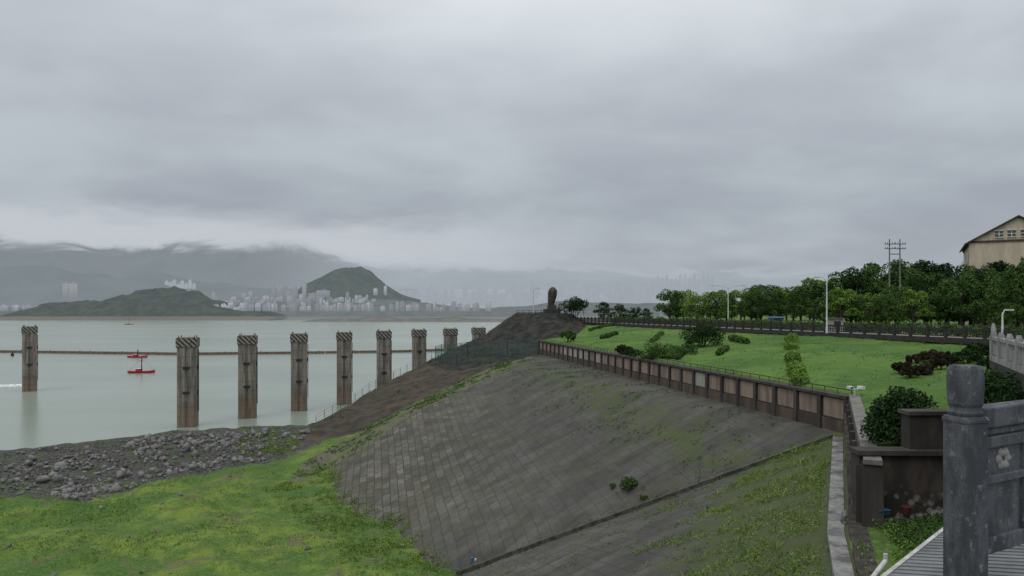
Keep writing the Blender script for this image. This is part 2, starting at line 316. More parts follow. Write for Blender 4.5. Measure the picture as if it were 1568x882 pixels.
# ---------------------------------------------------------------- far hills
def hillmat(name,c1,c2,haze,fade=None,bank=None,sc=.02):
    m,nt,out=newmat(name); p=POS(nt); n=NOI(nt,p,sc,6,.65)
    col=MIX(nt,RNG(nt,n,.38,.62),c1,c2); s=nt.nodes.new('ShaderNodeSeparateXYZ'); nt.links.new(p,s.inputs[0])
    if bank:
        zz=M(nt,'ADD',s.outputs[2],M(nt,'MULTIPLY',NOI(nt,p,.03,4),3.0)); col=MIX(nt,RNG(nt,zz,bank,bank+3,1,0),col,(.12,.108,.085))
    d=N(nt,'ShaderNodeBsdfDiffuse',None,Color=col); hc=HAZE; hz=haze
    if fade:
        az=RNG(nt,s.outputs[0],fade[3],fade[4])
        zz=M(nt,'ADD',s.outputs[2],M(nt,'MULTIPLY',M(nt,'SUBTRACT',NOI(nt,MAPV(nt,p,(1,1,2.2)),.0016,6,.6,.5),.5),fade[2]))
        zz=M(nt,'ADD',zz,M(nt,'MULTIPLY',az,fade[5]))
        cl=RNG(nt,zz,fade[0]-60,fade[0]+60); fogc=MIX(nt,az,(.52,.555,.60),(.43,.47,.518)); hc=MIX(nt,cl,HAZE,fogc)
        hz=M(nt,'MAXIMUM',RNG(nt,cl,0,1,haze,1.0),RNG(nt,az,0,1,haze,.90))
    e=N(nt,'ShaderNodeEmission',None,Color=hc,Strength=1.0)  # haze and fog painted as a glow mixed over the hill colour
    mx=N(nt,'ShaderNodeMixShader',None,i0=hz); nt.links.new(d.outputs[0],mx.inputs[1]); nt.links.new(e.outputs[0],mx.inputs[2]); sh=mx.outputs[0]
    if fade:
        f=RNG(nt,zz,fade[0],fade[1]); t=nt.nodes.new('ShaderNodeBsdfTransparent')
        mx2=N(nt,'ShaderNodeMixShader',None,i0=f); nt.links.new(sh,mx2.inputs[1]); nt.links.new(t.outputs[0],mx2.inputs[2]); sh=mx2.outputs[0]
    nt.links.new(sh,out.inputs[0]); return m
def hill(name,prof,Yd,depth,mat,rough=.06,nx=260,nv=22,seed=0,sp=1.0):
    px=np.linspace(prof[0][0],prof[-1][0],nx); py=np.interp(px,[q[0] for q in prof],[q[1] for q in prof])
    ker=np.hanning(max(5,nx//40)|1); ker/=ker.sum(); py=np.convolve(np.pad(py,len(ker)//2,mode='edge'),ker,'valid')
    Vs=[]
    for j in range(nv):
        v=-1+2*j/(nv-1)
        for a,bb in zip(px,py):
            xx=(a-CX)/F*Yd; h=EZ-(bb-HY)/F*Yd; yy=Yd+v*depth
            r=noise.fractal(Vector((xx/depth*sp+seed,yy/depth*sp,seed)),1.0,2.0,6)
            Vs.append((xx,yy,h*max(0,1-abs(v)**1.6)*(1+rough*2*r)+rough*h*r-1.0*(abs(v)>.98)*3))
    V=np.array(Vs); ii=np.arange(nx*nv).reshape(nv,nx); Fc=np.stack([ii[:-1,:-1],ii[:-1,1:],ii[1:,1:],ii[1:,:-1]],-1).reshape(-1,4)
    return link(name,np_mesh(name,V,Fc,[mat],4,smooth=True))
G1,G2=(.018,.036,.026),(.040,.062,.040)
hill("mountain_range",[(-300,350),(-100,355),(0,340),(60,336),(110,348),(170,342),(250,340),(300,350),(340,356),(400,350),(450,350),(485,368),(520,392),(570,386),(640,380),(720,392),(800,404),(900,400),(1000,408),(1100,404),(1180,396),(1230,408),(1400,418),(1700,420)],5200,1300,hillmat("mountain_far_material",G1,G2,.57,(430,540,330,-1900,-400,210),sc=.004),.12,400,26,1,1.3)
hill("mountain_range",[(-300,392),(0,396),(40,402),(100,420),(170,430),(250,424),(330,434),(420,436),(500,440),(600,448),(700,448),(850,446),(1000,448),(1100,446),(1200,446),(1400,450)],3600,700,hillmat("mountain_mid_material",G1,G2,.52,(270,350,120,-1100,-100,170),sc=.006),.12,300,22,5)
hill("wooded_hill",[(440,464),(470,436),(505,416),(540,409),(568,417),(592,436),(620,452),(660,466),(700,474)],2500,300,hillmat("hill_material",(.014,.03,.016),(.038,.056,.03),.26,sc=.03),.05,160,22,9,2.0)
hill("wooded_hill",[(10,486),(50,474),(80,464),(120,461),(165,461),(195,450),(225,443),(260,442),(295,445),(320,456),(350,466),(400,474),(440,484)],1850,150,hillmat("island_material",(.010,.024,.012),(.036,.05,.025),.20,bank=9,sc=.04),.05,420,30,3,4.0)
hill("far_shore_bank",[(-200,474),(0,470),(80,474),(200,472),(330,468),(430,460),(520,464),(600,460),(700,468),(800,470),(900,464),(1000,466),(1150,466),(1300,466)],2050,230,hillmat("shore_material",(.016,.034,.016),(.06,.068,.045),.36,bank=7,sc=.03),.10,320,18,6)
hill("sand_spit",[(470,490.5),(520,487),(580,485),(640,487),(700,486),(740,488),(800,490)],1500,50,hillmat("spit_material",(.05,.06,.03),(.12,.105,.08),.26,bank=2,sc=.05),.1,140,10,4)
# ---------------------------------------------------------------- distant city
def citymat(name,haze,cols):
    m,nt,out=newmat(name); p=POS(nt); s=nt.nodes.new('ShaderNodeSeparateXYZ'); nt.links.new(p,s.inputs[0])
    fr=M(nt,'FRACT',M(nt,'MULTIPLY',s.outputs[2],.16)); fx=M(nt,'FRACT',M(nt,'MULTIPLY',s.outputs[0],.12))
    win=M(nt,'MULTIPLY',M(nt,'GREATER_THAN',fr,.5),M(nt,'GREATER_THAN',fx,.35))
    a=N(nt,'ShaderNodeAttribute',{'attribute_name':'tint'}).outputs['Fac']
    col=RAMP(nt,a,[(0,cols[0]),(.6,cols[1]),(1,cols[2])]); col=MIX(nt,M(nt,'MULTIPLY',win,.6),col,(.06,.07,.09))
    d=N(nt,'ShaderNodeBsdfDiffuse',None,Color=col); e=N(nt,'ShaderNodeEmission',None,Color=HAZE,Strength=1.0)  # distance haze painted onto the buildings as an even glow
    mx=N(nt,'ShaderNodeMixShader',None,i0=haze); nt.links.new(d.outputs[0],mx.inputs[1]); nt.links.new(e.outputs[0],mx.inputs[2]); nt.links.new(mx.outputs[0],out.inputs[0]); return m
CC=[(.10,.10,.10),(.24,.235,.23),(.55,.54,.52)]; C2=[(.10,.10,.11),(.20,.20,.21),(.40,.40,.40)]
def city(name,items,mat):
    Vs=[];Fs=[];T=[]
    for (px,top,bot,wpx,Yd) in items:
        c=WY(px,bot,Yd); zt_=EZ-(top-HY)/F*Yd; wm=wpx/F*Yd; a=random.uniform(-.6,.6); t=random.random()
        def bx(cx,cy,z0,z1,wx,wy):
            o=len(Vs)
            for z_ in(z0,z1):
                for dx,dy in((-1,-1),(1,-1),(1,1),(-1,1)):
                    x_,y_=dx*wx/2,dy*wy/2; Vs.append((cx+x_*math.cos(a)-y_*math.sin(a),cy+x_*math.sin(a)+y_*math.cos(a),z_)); T.append(t)
            for f in((0,3,2,1),(4,5,6,7),(0,1,5,4),(1,2,6,5),(2,3,7,6),(3,0,4,7)): Fs.append([i+o for i in f])
        bx(c.x,c.y,c.z-4,zt_,wm*.9,wm*.7); bx(c.x+wm*.1,c.y,zt_+.02,zt_+(zt_-c.z)*.08+1.2,wm*.3,wm*.3)
    return link(name,np_mesh(name,np.array(Vs),np.array(Fs),[mat],4,{'tint':np.array(T)}))
it=[]
for i in range(140):
    px=random.gauss(430,85)
    if px<325 or px>660: continue
    b=random.uniform(456,474); it.append((px,b-random.choice([3,4,5,5,7,9,12]),b,random.uniform(3,9),random.uniform(1900,2200)))
for px,t in((428,434),(437,440),(466,434),(420,442),(452,441)): it.append((px,t,460,7,2100))
for i in range(90):
    px=random.uniform(330,760); it.append((px,random.uniform(462,471),474,random.uniform(3,9),1800))
it+= [(495,445,453,22,2100),(480,449,454,14,2100),(575,442,450,6,2150),(590,438,450,4,2150)]
for i in range(26): px=random.uniform(0,60); it.append((px,random.uniform(466,471),474,random.uniform(3,7),1800))
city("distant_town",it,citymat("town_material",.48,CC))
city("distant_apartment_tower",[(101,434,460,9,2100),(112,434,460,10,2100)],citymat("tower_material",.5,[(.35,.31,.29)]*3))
it=[]
for i in range(230):
    px=random.choice([random.uniform(600,820),random.uniform(790,1000),random.uniform(700,1090)]); b=random.uniform(450,476); h=random.uniform(5,15) if px<780 else random.uniform(7,22)
    it.append((px,b-h,b,random.uniform(4,9),random.uniform(2500,3300)))
for i in range(14): it.append((1000+i*7,random.uniform(420,430),452,5,3300))
for i in range(8): it.append((255+i*6,random.uniform(428,436),450,5,3300))
for px,t in((965,440),(975,440),(935,450),(765,452),(748,460),(682,446),(660,440),(648,448)): it.append((px,t,474,7,2400))
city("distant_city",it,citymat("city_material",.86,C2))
# ---------------------------------------------------------------- concrete pylons
m,nt,out=newmat("pylon_concrete_material"); p=OBJ(nt); s=nt.nodes.new('ShaderNodeSeparateXYZ'); nt.links.new(p,s.inputs[0]); wp=POS(nt)
n=NOI(nt,MAPV(nt,wp,(1,1,.12)),1.3,5,.65); n3=NOI(nt,wp,1.0,4,.6)
col=MIX(nt,RNG(nt,n,.35,.65),(.12,.11,.09),(.245,.225,.19))
zz=M(nt,'ADD',s.outputs[2],M(nt,'MULTIPLY',n3,3.0))
col=MIX(nt,RNG(nt,zz,7.6,6.0,0,.55),col,(.13,.098,.07)); col=MIX(nt,RNG(nt,zz,5.4,3.4,0,.5),col,(.22,.155,.105))
col=MIX(nt,RNG(nt,NOI(nt,MAPV(nt,wp,(1,1,.07)),2.4,4,.6),.55,.7,0,.6),col,(.045,.042,.037))
ln=M(nt,'LESS_THAN',M(nt,'FRACT',M(nt,'MULTIPLY',s.outputs[2],.5)),.06); col=MIX(nt,M(nt,'MULTIPLY',ln,.5),col,(.045,.042,.038))
finish(nt,out,col,.9,n3,.3,.05); pyl=m
m,nt,out=newmat("hazard_stripe_material"); p=OBJ(nt); s=nt.nodes.new('ShaderNodeSeparateXYZ'); nt.links.new(p,s.inputs[0])
t=M(nt,'FRACT',M(nt,'MULTIPLY',M(nt,'ADD',M(nt,'ADD',s.outputs[0],s.outputs[1]),s.outputs[2]),1.0))
nn=NOI(nt,p,1.6,5,.7)
col=MIX(nt,M(nt,'GREATER_THAN',t,.52),(.028,.026,.024),(.27,.25,.21)); col=MIX(nt,RNG(nt,nn,.42,.66,0,.75),col,(.095,.085,.07)); finish(nt,out,col,.8); haz=m
dk=simple("dark_steel_material",(.035,.036,.036),(.02,.02,.02),3)
def pylon(x,y,top,wd=4.1,rz=0.0,base=-5.0):
    mb=MB(); h=top; a=wd/2; ch=.45
    for sx in(-1,1):
        x0,x1=(sx*.28,sx*a); lo,hi=min(x0,x1),max(x0,x1)
        if sx>0: poly=[(lo,-a),(hi-ch,-a),(hi,-a+ch),(hi,a-ch),(hi-ch,a),(lo,a)]
        else: poly=[(lo+ch,-a),(hi,-a),(hi,a),(lo+ch,a),(lo,a-ch),(lo,-a+ch)]
        mb.prism(poly,base,h-2.0,0)
    mb.box((0,0,(base+h-2.0)/2),(.6,wd-.5,h-2.0-base),0,0)
    for zz in(h-6.0,h-11.0): 
        mb.box((0,-a-.06,zz),(wd*.35,.14,.5),0,2); mb.box((a+.06,0,zz),(.14,wd*.3,.9),0,2)
    mb.box((0,0,h-1.9),(wd+.05,wd+.05,.25),0,0)
    mb.box((0,0,h-.9),(wd+.28,wd+.28,1.75),0,1)
    mb.box((0,0,h+.04),(wd-.1,wd-.1,.12),0,0)
    for dx in(-1,1):
        for dy in(-1,1): mb.cyl((dx*a*.8,dy*a*.8,h+.1),(dx*a*.8,dy*a*.8,h+.5),.09,.09,6,2)
    mb.cyl((a+.18,-.4,3),(a+.18,-.4,h-2.4),.05,.05,5,2); mb.cyl((a+.18,.4,3),(a+.18,.4,h-2.4),.05,.05,5,2)
    for i in range(int((h-5)/.6)): mb.cyl((a+.18,-.4,3+i*.6),(a+.18,.4,3+i*.6),.035,.035,4,2)
    o=mb.obj("concrete_pylon",[pyl,haz,dk]); o.location=(x,y,0); o.rotation_euler=(0,0,rz); return o
for n_ in range(8):
    zn=150*(12.7+n_)/12.7; px=1540-15904/(12.7+n_); xx=(px-CX)/F*zn
    pylon(xx,zn,17.9,3.65,math.radians(14))
pylon(-140.5,215,18.7,3.6,math.radians(30))
# ---------------------------------------------------------------- floating boom, boats
fl=simple("rusty_float_material",(.19,.135,.10),(.12,.09,.07),.8,.8)
mb=MB(); P=[WZ(-60,537.5,0.5),WZ(130,540,0.5),WZ(280,542,0.5),WZ(480,540,0.5),WZ(620,538,.5),WZ(760,533,.5)]
for a,b in zip(P,P[1:]):
    L=(b-a).length; n_=int(L/6)
    for i in range(n_):
        q0=a.lerp(b,(i+.02)/n_); q1=a.lerp(b,(i+.98)/n_); mb.beam(q0,q1,2.8,1.5,0)
        if i%3==0: mb.cyl(q0.lerp(q1,.5)+Vector((0,0,.5)),q0.lerp(q1,.5)+Vector((0,0,1.1)),.3,.3,6,0)
mb.obj("floating_boom",[fl])
red=simple("red_paint_material",(.48,.035,.05),(.35,.03,.04),2,.5); wht=simple("white_paint_material",(.72,.73,.72),(.5,.5,.48),2,.5)
def boat(name,loc,L,rz,mast=8):
    mb=MB(); st=[(-.5,.10,.95),(-.42,.16,.8),(-.1,.18,.7),(.25,.17,.75),(.42,.09,1.0),(.5,.01,1.2)]
    vs=[];n_=len(st)
    for (u,wd,h) in st:
        vs+=[(u*L,-wd*L,h),(u*L,-wd*L*.6,-.4),(u*L,wd*L*.6,-.4),(u*L,wd*L,h)]
    fs=[]
    for i in range(n_-1):
        for j in range(3): fs.append((i*4+j,i*4+j+1,i*4+j+5,i*4+j+4))
        fs.append((i*4+3,i*4,i*4+4,i*4+7))
    fs+=[(0,3,2,1)]; mb.add(vs,fs,0)
    mb.box((-.12*L,0,1.1),(L*.18,L*.14,.9),0,0); mb.box((-.12*L,0,1.6),(L*.22,L*.18,.1),0,1)
    for dy in(-.25,.25):
        mb.cyl((0,dy,.7),(0,dy*.4,mast),.14,.10,6,2)
    for i in range(1,int(mast)): mb.cyl((0,-.2,i*1.0),(0,.2,i*1.0),.05,.05,4,2)
    mb.box((0,0,mast*.8),(.5,.4,.7),0,0); mb.cyl((0,0,mast),(0,0,mast+.6),.25,.1,8,0)
    mb.cyl((L*.45,0,1),(0,0,mast),.03,.03,4,2); mb.cyl((-L*.45,0,1),(0,0,mast),.03,.03,4,2)
    o=mb.obj(name,[red,wht,dk]); o.location=loc; o.rotation_euler=(0,0,rz); return o
boat("red_work_boat",WZ(217,571,0),9.5,math.radians(6),5.6)
boat("red_work_boat",WZ(211,547.5,0),10,math.radians(-4),3.6)
boat("survey_boat",WZ(198,497,0),14,0.2,14)
mb=MB(); q=WZ(19,545,0); mb.cyl((q.x,q.y,-.5),(q.x,q.y,1.2),.8,.7,10,0); mb.cyl((q.x,q.y,1.2),(q.x,q.y,2.4),.35,.1,8,0); mb.obj("mooring_buoy",[dk])
fo,nt,out=newmat("foam_material"); p=POS(nt); nn=NOI(nt,p,.6,5,.7); d=N(nt,'ShaderNodeBsdfDiffuse',None,Color=(.75,.78,.78)); t=nt.nodes.new('ShaderNodeBsdfTransparent')
mx=N(nt,'ShaderNodeMixShader',None,i0=RNG(nt,nn,.42,.56)); nt.links.new(t.outputs[0],mx.inputs[1]); nt.links.new(d.outputs[0],mx.inputs[2]); nt.links.new(mx.outputs[0],out.inputs[0])
mb=MB(); a=WZ(-30,589,.02);b=WZ(38,588,.02);c=WZ(38,592,.02);d=WZ(-30,593,.02); mb.add([a,b,c,d],[(0,3,2,1)]); mb.obj("boat_wake",[fo])
# ---------------------------------------------------------------- retaining wall
wc=simple("wall_dark_concrete_material",(.07,.064,.058),(.035,.032,.03),1.2,.9,streak=True)
wpn=simple("wall_panel_material",(.27,.205,.165),(.13,.10,.082),.9,.9,streak=True)
wpl=simple("wall_pale_panel_material",(.34,.33,.31),(.22,.20,.18),.9,.9,streak=True)
wbr=simple("wall_brown_base_material",(.105,.078,.06),(.045,.036,.03),.7,.9,streak=True)
A0=Vector((5.6,154,0));B0=Vector((24.4,54,0));C0=Vector((14.7,31.5,0))
d=(B0-A0).normalized(); nr=Vector((-d.y,d.x,0))*1.0
if nr.x<0: nr=-nr
mb=MB(); L=(B0-A0).length; K=31; sp_=L/K; rz=math.atan2(d.y,d.x)
def onl(t,off,z): q=A0+d*t+nr*off; return (q.x,q.y,z)
mb.box(onl(L/2,.60,14.4),(L,.8,4.6),rz,0)
mb.box(onl(L/2,.17,14.3),(L,.14,2.0),rz,3)
for i in range(K+1): mb.box(onl(i*sp_,.12,15.15),(.42,.30,3.7),rz,0)
for i in range(K):
    pm=2 if i in(6,7,8,9,10,12) or random.random()<.06 else 1
    mb.box(onl((i+.5)*sp_,.18,16.15),(sp_-.75,.06,1.45),rz,pm)
mb.box(onl(L/2,.5,17.1),(L+.3,1.15,.22),rz,0); 
for i in range(0,K*2+1): mb.cyl(onl(i*sp_/2,.5,17.2),onl(i*sp_/2,.5,17.6),.03,.03,5,4)
mb.beam(onl(0,.5,17.62),onl(L,.5,17.62),.06,.06,4)
mb.obj("retaining_wall",[wc,wpn,wpl,wbr,dk])
d2=(C0-B0).normalized(); n2=Vector((-d2.y,d2.x,0)); 
if n2.x<0:n2=-n2
L2=(C0-B0).length; rz2=math.atan2(d2.y,d2.x)
cop=simple("pale_coping_material",(.20,.19,.175),(.10,.095,.088),1.5,.85)
mb=MB()
def on2(t,off,z): q=B0+d2*t+n2*off; return (q.x,q.y,z)
mb.box(on2(L2/2+.2,.6,15.3),(L2+1.0,.8,3.6),rz2,0)
mb.box(on2(L2/2+.2,.6,17.2),(L2+1.2,.7,.2),rz2,1)
for i in range(9): mb.box(on2(i*L2/8,.12,15.3),(.4,.3,3.3),rz2,0)
mb.obj("retaining_wall",[wc,cop])
mb=MB()
mb.box((19.0,31.7,15.9),(8.4,.8,2.9),math.radians(-2),0); mb.box((19.0,31.6,17.45),(8.6,1.0,.2),math.radians(-2),1)
mb.box((18.6,31.9,18.3),(3.2,.7,1.5),0,0); mb.box((18.6,31.9,19.1),(3.4,.9,.16),0,1)
m,nt,out=newmat("stained_plaster_material"); p=POS(nt); s=nt.nodes.new('ShaderNodeSeparateXYZ'); nt.links.new(p,s.inputs[0])
a_=NOI(nt,MAPV(nt,p,(1,1,.3)),.8,6,.65); b_=NOI(nt,p,3.0,5,.7)
col=MIX(nt,RNG(nt,a_,.35,.65),(.032,.03,.027),(.085,.067,.056)); vv=N(nt,'ShaderNodeTexVoronoi',None,Scale=2.6); nt.links.new(p,vv.inputs['Vector'])
st_=MIX(nt,RNG(nt,vv.outputs[0],.25,.5),(.20,.19,.175),(.03,.03,.028)); lo_=RNG(nt,M(nt,'ADD',s.outputs[2],M(nt,'MULTIPLY',a_,1.2)),16.6,16.1)
col=MIX(nt,M(nt,'MULTIPLY',lo_,RNG(nt,b_,.38,.52)),col,st_); finish(nt,out,col,.9,b_,.5,.05)
mb.obj("garden_wall",[m,wc])
mb=MB(); q=Vector(on2(.4,.6,17.3)); mb.cyl(q,q+Vector((0,0,.5)),.05,.05,8,0); mb.beam(q+Vector((-.5,0,.5)),q+Vector((.5,0,.5)),.06,.06,0); mb.box(q+Vector((-.4,-.15,.62)),(.28,.5,.2),0,0); mb.box(q+Vector((.4,-.15,.62)),(.28,.5,.2),.3,0); mb.cyl(q+Vector((-.4,-.42,.62)),q+Vector((-.4,-.5,.62)),.07,.07,8,1)
mb.obj("security_camera",[wht,dk])
# ---------------------------------------------------------------- footpath, drain kerb
def strip(name,pts,wd,mat,lift=.05,th=.12,step=.6):
    mb=MB(); P=[]
    for a,b in zip(pts,pts[1:]):
        a=Vector(a);b=Vector(b); n_=max(1,int((b-a).length/step)); P+=[a.lerp(b,i/n_) for i in range(n_)]
    P.append(Vector(pts[-1])); rows=[]
    for i,q in enumerate(P):
        t=(P[min(i+1,len(P)-1)]-P[max(i-1,0)]).normalized(); n_=Vector((-t.y,t.x))
        l=q-n_*wd/2; r=q+n_*wd/2; zz=max(float(zt(l.x,l.y)),float(zt(r.x,r.y)),float(zt(q.x,q.y)))+lift
        rows.append([(l.x,l.y,zz-th-.2),(l.x,l.y,zz),(r.x,r.y,zz),(r.x,r.y,zz-th-.2)])
    for a,b in zip(rows,rows[1:]): mb.add(a+b,[(0,1,5,4),(1,2,6,5),(2,3,7,6)],0)
    return mb.obj(name,[mat])
pm,nt,out=newmat("wet_path_material"); p=POS(nt); a=NOI(nt,p,.9,6,.7); b=NOI(nt,p,.5,4,.6)
col=MIX(nt,RNG(nt,a,.38,.60),(.07,.066,.058),(.22,.22,.215)); col=MIX(nt,RNG(nt,NOI(nt,p,6,3),.5,.7,0,.5),col,(.07,.07,.062))
pr=N(nt,'ShaderNodeBsdfPrincipled',None,Base_Color=col,Roughness=RNG(nt,b,.4,.6,.25,.8)); nt.links.new(pr.outputs[0],out.inputs[0])
PATH=[(23.4,53),(13.6,31),(11.1,24.5),(4.7,9)]
strip("footpath",PATH,.66,pm,.04)
strip("drain_channel",[(24.0,52.5),(14.35,30.6),(11.9,24.5),(5.5,9)],.7,simple("drain_material",(.07,.06,.048),(.02,.02,.02),2),.02)
strip("drain_kerb",[(23.6,54.3),(-4.7,62.6)],.38,simple("kerb_material",(.085,.08,.07),(.03,.03,.027),2),.2,step=.4)
# ---------------------------------------------------------------- leaves, tufts, trees
def leafmat(name,c1,c2,c3):
    m,nt,out=newmat(name); a=N(nt,'ShaderNodeAttribute',{'attribute_name':'shade'}).outputs['Fac']
    oi=nt.nodes.new('ShaderNodeObjectInfo'); f=M(nt,'ADD',M(nt,'MULTIPLY',a,.8),M(nt,'MULTIPLY',oi.outputs['Random'],.2))
    col=RAMP(nt,f,[(0,c1),(.5,c2),(1,c3)]); dd=N(nt,'ShaderNodeBsdfDiffuse',None,Color=col); nt.links.new(dd.outputs[0],out.inputs[0]); return m
LG=leafmat("leaf_green_material",(.026,.054,.018),(.058,.108,.032),(.105,.17,.050))
LB=leafmat("leaf_bright_material",(.055,.10,.024),(.11,.19,.040),(.18,.27,.062))
LD=leafmat("leaf_dark_material",(.010,.024,.010),(.025,.05,.019),(.05,.088,.03))
LR=leafmat("leaf_brown_material",(.016,.018,.011),(.036,.032,.020),(.06,.052,.032))
LW=leafmat("weed_material",(.065,.11,.026),(.125,.195,.042),(.21,.28,.075))
BK=simple("bark_material",(.09,.07,.05),(.05,.04,.03),6)
def quads(C,s,shade):
    n=len(C); u=rng.normal(size=(n,3)); u/=np.linalg.norm(u,axis=1)[:,None]; v=rng.normal(size=(n,3)); v-=u*(u*v).sum(1)[:,None]; v/=np.linalg.norm(v,axis=1)[:,None]
    s=(s*rng.uniform(.6,1.3,n))[:,None]; V=np.stack([C-u*s,C+v*s*.55,C+u*s,C-v*s*.55],1).reshape(-1,3)
    return V,np.arange(n*4).reshape(n,4),np.repeat(shade,4)
def crown(centers,radii,n,size,sq=.85):
    k=len(centers); w_=radii**2; idx=rng.choice(k,n,p=w_/w_.sum()); d=rng.normal(size=(n,3)); d/=np.linalg.norm(d,axis=1)[:,None]
    r=radii[idx]*rng.uniform(.45,1.08,n)**.6; C=centers[idx]+d*r[:,None]*np.array([1,1,sq])
    cs=rng.uniform(0,1,k); shade=np.clip(cs[idx]*.6+.2+rng.normal(0,.13,n),0,1); return quads(C,size,shade)
def tube(mb,p0,p1,r0,r1): mb.cyl(p0,p1,r0,r1,7,0)
def tree_mesh(name,leaf,nl=5000,size=.022,cr=.36,cb=.28,seed=0,lobes=34):
    random.seed(seed); mb=MB(); 
    top=Vector((random.uniform(-.03,.03),random.uniform(-.03,.03),.45)); tube(mb,(0,0,-.05),top,.028,.018); cs=[];rs=[]
    for i in range(lobes):
        a=random.uniform(0,6.28); h=random.uniform(cb+.06,.9); t=(h-cb)/(1-cb); env=cr*math.sin(math.pi*min(1,.18+t*.80))**.7*random.uniform(.35,.95)
        c=Vector((math.cos(a)*env,math.sin(a)*env,h)); cs.append(c); rs.append(random.uniform(.07,.13))
        if i%2==0: tube(mb,Vector((0,0,random.uniform(.22,.45))),c*.9+Vector((0,0,.02)),.011,.004)
    V1,F1,S1=crown(np.array(cs),np.array(rs),nl,size)
    V0=np.array(mb.v); q=np.array([f for f in mb.f if len(f)==4]); V=np.vstack([V0,V1]); Fc=np.vstack([q,F1+len(V0)])
    return np_mesh(name,V,Fc,[BK,leaf],4,{'shade':np.concatenate([np.zeros(len(V0)),S1])},midx=np.concatenate([np.zeros(len(q)),np.ones(len(F1))]))
TB=[tree_mesh("tree_bright",LB,4500,.020,.40,.22,s) for s in(1,2,3)]
TG=[tree_mesh("tree_green",LG,5000,.019,.37,.18,s) for s in(4,5,6,7)]
TD=[tree_mesh("tree_dark",LD,5000,.019,.38,.12,s) for s in(8,9,10)]
random.seed(5)
def tree(px,Yd,top,kind,name="broadleaf_tree",zb=20.25,wx=1.0):
    p=WY(px,0,Yd); h=EZ-(top-HY)/F*Yd-zb; o=link(name,random.choice(kind)); o.location=(p.x,Yd,zb); o.scale=(h*wx,h*wx,h); o.rotation_euler=(0,0,random.uniform(0,6.28)); return o
for px,t in((1026,442),(1047,439),(1066,446),(1096,442),(1112,449),(1134,442),(1158,444),(1180,442),(1204,440),(1226,436),(1247,423)):
    tree(px,random.uniform(160,180),t,TB if random.random()<.6 else TG,wx=1.2)
for px,t in((1035,460),(1060,462),(1088,464),(1120,462),(1150,438),(1195,436),(1165,434),(1140,460),(1215,448),(1240,436)): tree(px,230,t,TG,wx=1.4)
for px,t,k in((1290,438,TB),(1330,444,TB),(1372,436,TG),(1400,441,TB),(1262,446,TG),(1310,450,TG),(1355,450,TG),(1425,438,TG),(1470,420,TG),(1500,426,TG),(1448,434,TG),(1545,420,TG),(1575,415,TG)):
    tree(px,random.uniform(118,128),t,k,wx=1.15)
for px in range(1262,1600,19): tree(px+random.uniform(-6,6),random.uniform(145,149),np.interp(px,[1260,1300,1350,1400,1450,1500,1570],[430,406,402,394,402,405,398])+random.uniform(-5,7),random.choice([TD,TG,TD]),wx=1.05)
for px in range(1395,1600,26): tree(px+random.uniform(-6,6),random.uniform(130,138),random.uniform(406,420),random.choice([TG,TD]),wx=1.0)
for px,t in((925,462),(950,463),(974,468),(990,472)): tree(px,215,t,TD,wx=1.3)
for px,t in((1540,435),(1566,388)): tree(px,100,t,TG,wx=1.0)
def shrub(name,loc,rx,ry,h,leaf,n,size,rz=0,lobes=14):
    cs=[];rs=[]
    for i in range(lobes):
        a=random.uniform(0,6.28); r=math.sqrt(random.random())*.85; x_,y_=math.cos(a)*r*rx,math.sin(a)*r*ry
        zz_=random.uniform(.25,.8)*h*(1-.5*r*r); cs.append((x_*math.cos(rz)-y_*math.sin(rz),x_*math.sin(rz)+y_*math.cos(rz),zz_)); rs.append(min(rx,ry,h)*random.uniform(.3,.5))
    V,Fc,Sh=crown(np.array(cs),np.array(rs),n,size); V[:,2]=np.maximum(V[:,2],-.1)
    mb=MB(); 
    for c in cs[:7]: mb.cyl((c[0]*.2,c[1]*.2,-.1),(c[0],c[1],c[2]),.04*h/2+.01,.015,5,0)
    V0=np.array(mb.v); q=np.array([f for f in mb.f if len(f)==4])
    me=np_mesh(name,np.vstack([V0,V]),np.vstack([q,Fc+len(V0)]),[BK,leaf],4,{'shade':np.concatenate([np.zeros(len(V0)),Sh])},midx=np.concatenate([np.zeros(len(q)),np.ones(len(Fc))]))
    o=link(name,me); o.location=loc; return o
def shr(name,px,py,wpx,hpx,leaf,n,dr=.7,ls=None,lobes=14,rz=0):
    q=hit(px,py); s_=q.y/F; return shrub(name,q,wpx*s_/2,wpx*s_/2*dr,hpx*s_,leaf,n,ls or max(.07,1.3*s_),rz,lobes)
shr("round_bush",1382,684,96,100,LD,11000,1,.085,50)
shr("shrub",880,484,52,32,LD,2500,.8)
shr("shrub",869,524,26,24,LG,1200); shr("shrub",905,482,20,14,LD,900)
shr("small_tree_bush",1076,530,62,40,LD,4500,.9,lobes=24); shr("shrub",1052,542,40,16,LG,1800,1.4)
shr("shrub",1000,549,62,24,LG,3500,1.0,lobes=20); shr("shrub",955,541,34,14,LR,1500,.9); shr("shrub",972,546,30,12,LD,1200)
for px,py,w_,h_ in((1378,572,30,24),(1396,578,34,26),(1418,574,34,20),(1440,566,34,22),(1458,556,26,22),(1430,552,44,16),(1404,556,30,14)):
    shr("brown_leaf_hedge",px,py,w_,h_,LR,2000,.7,.12,12)
shr("shrub",1420,562,26,12,LG,1200,.6,.12)
for px,py in((1480,556),(1500,560),(1525,570),(1495,545),(1515,548)): shr("shrub",px,py,34,26,LD,1500,.8,.12)
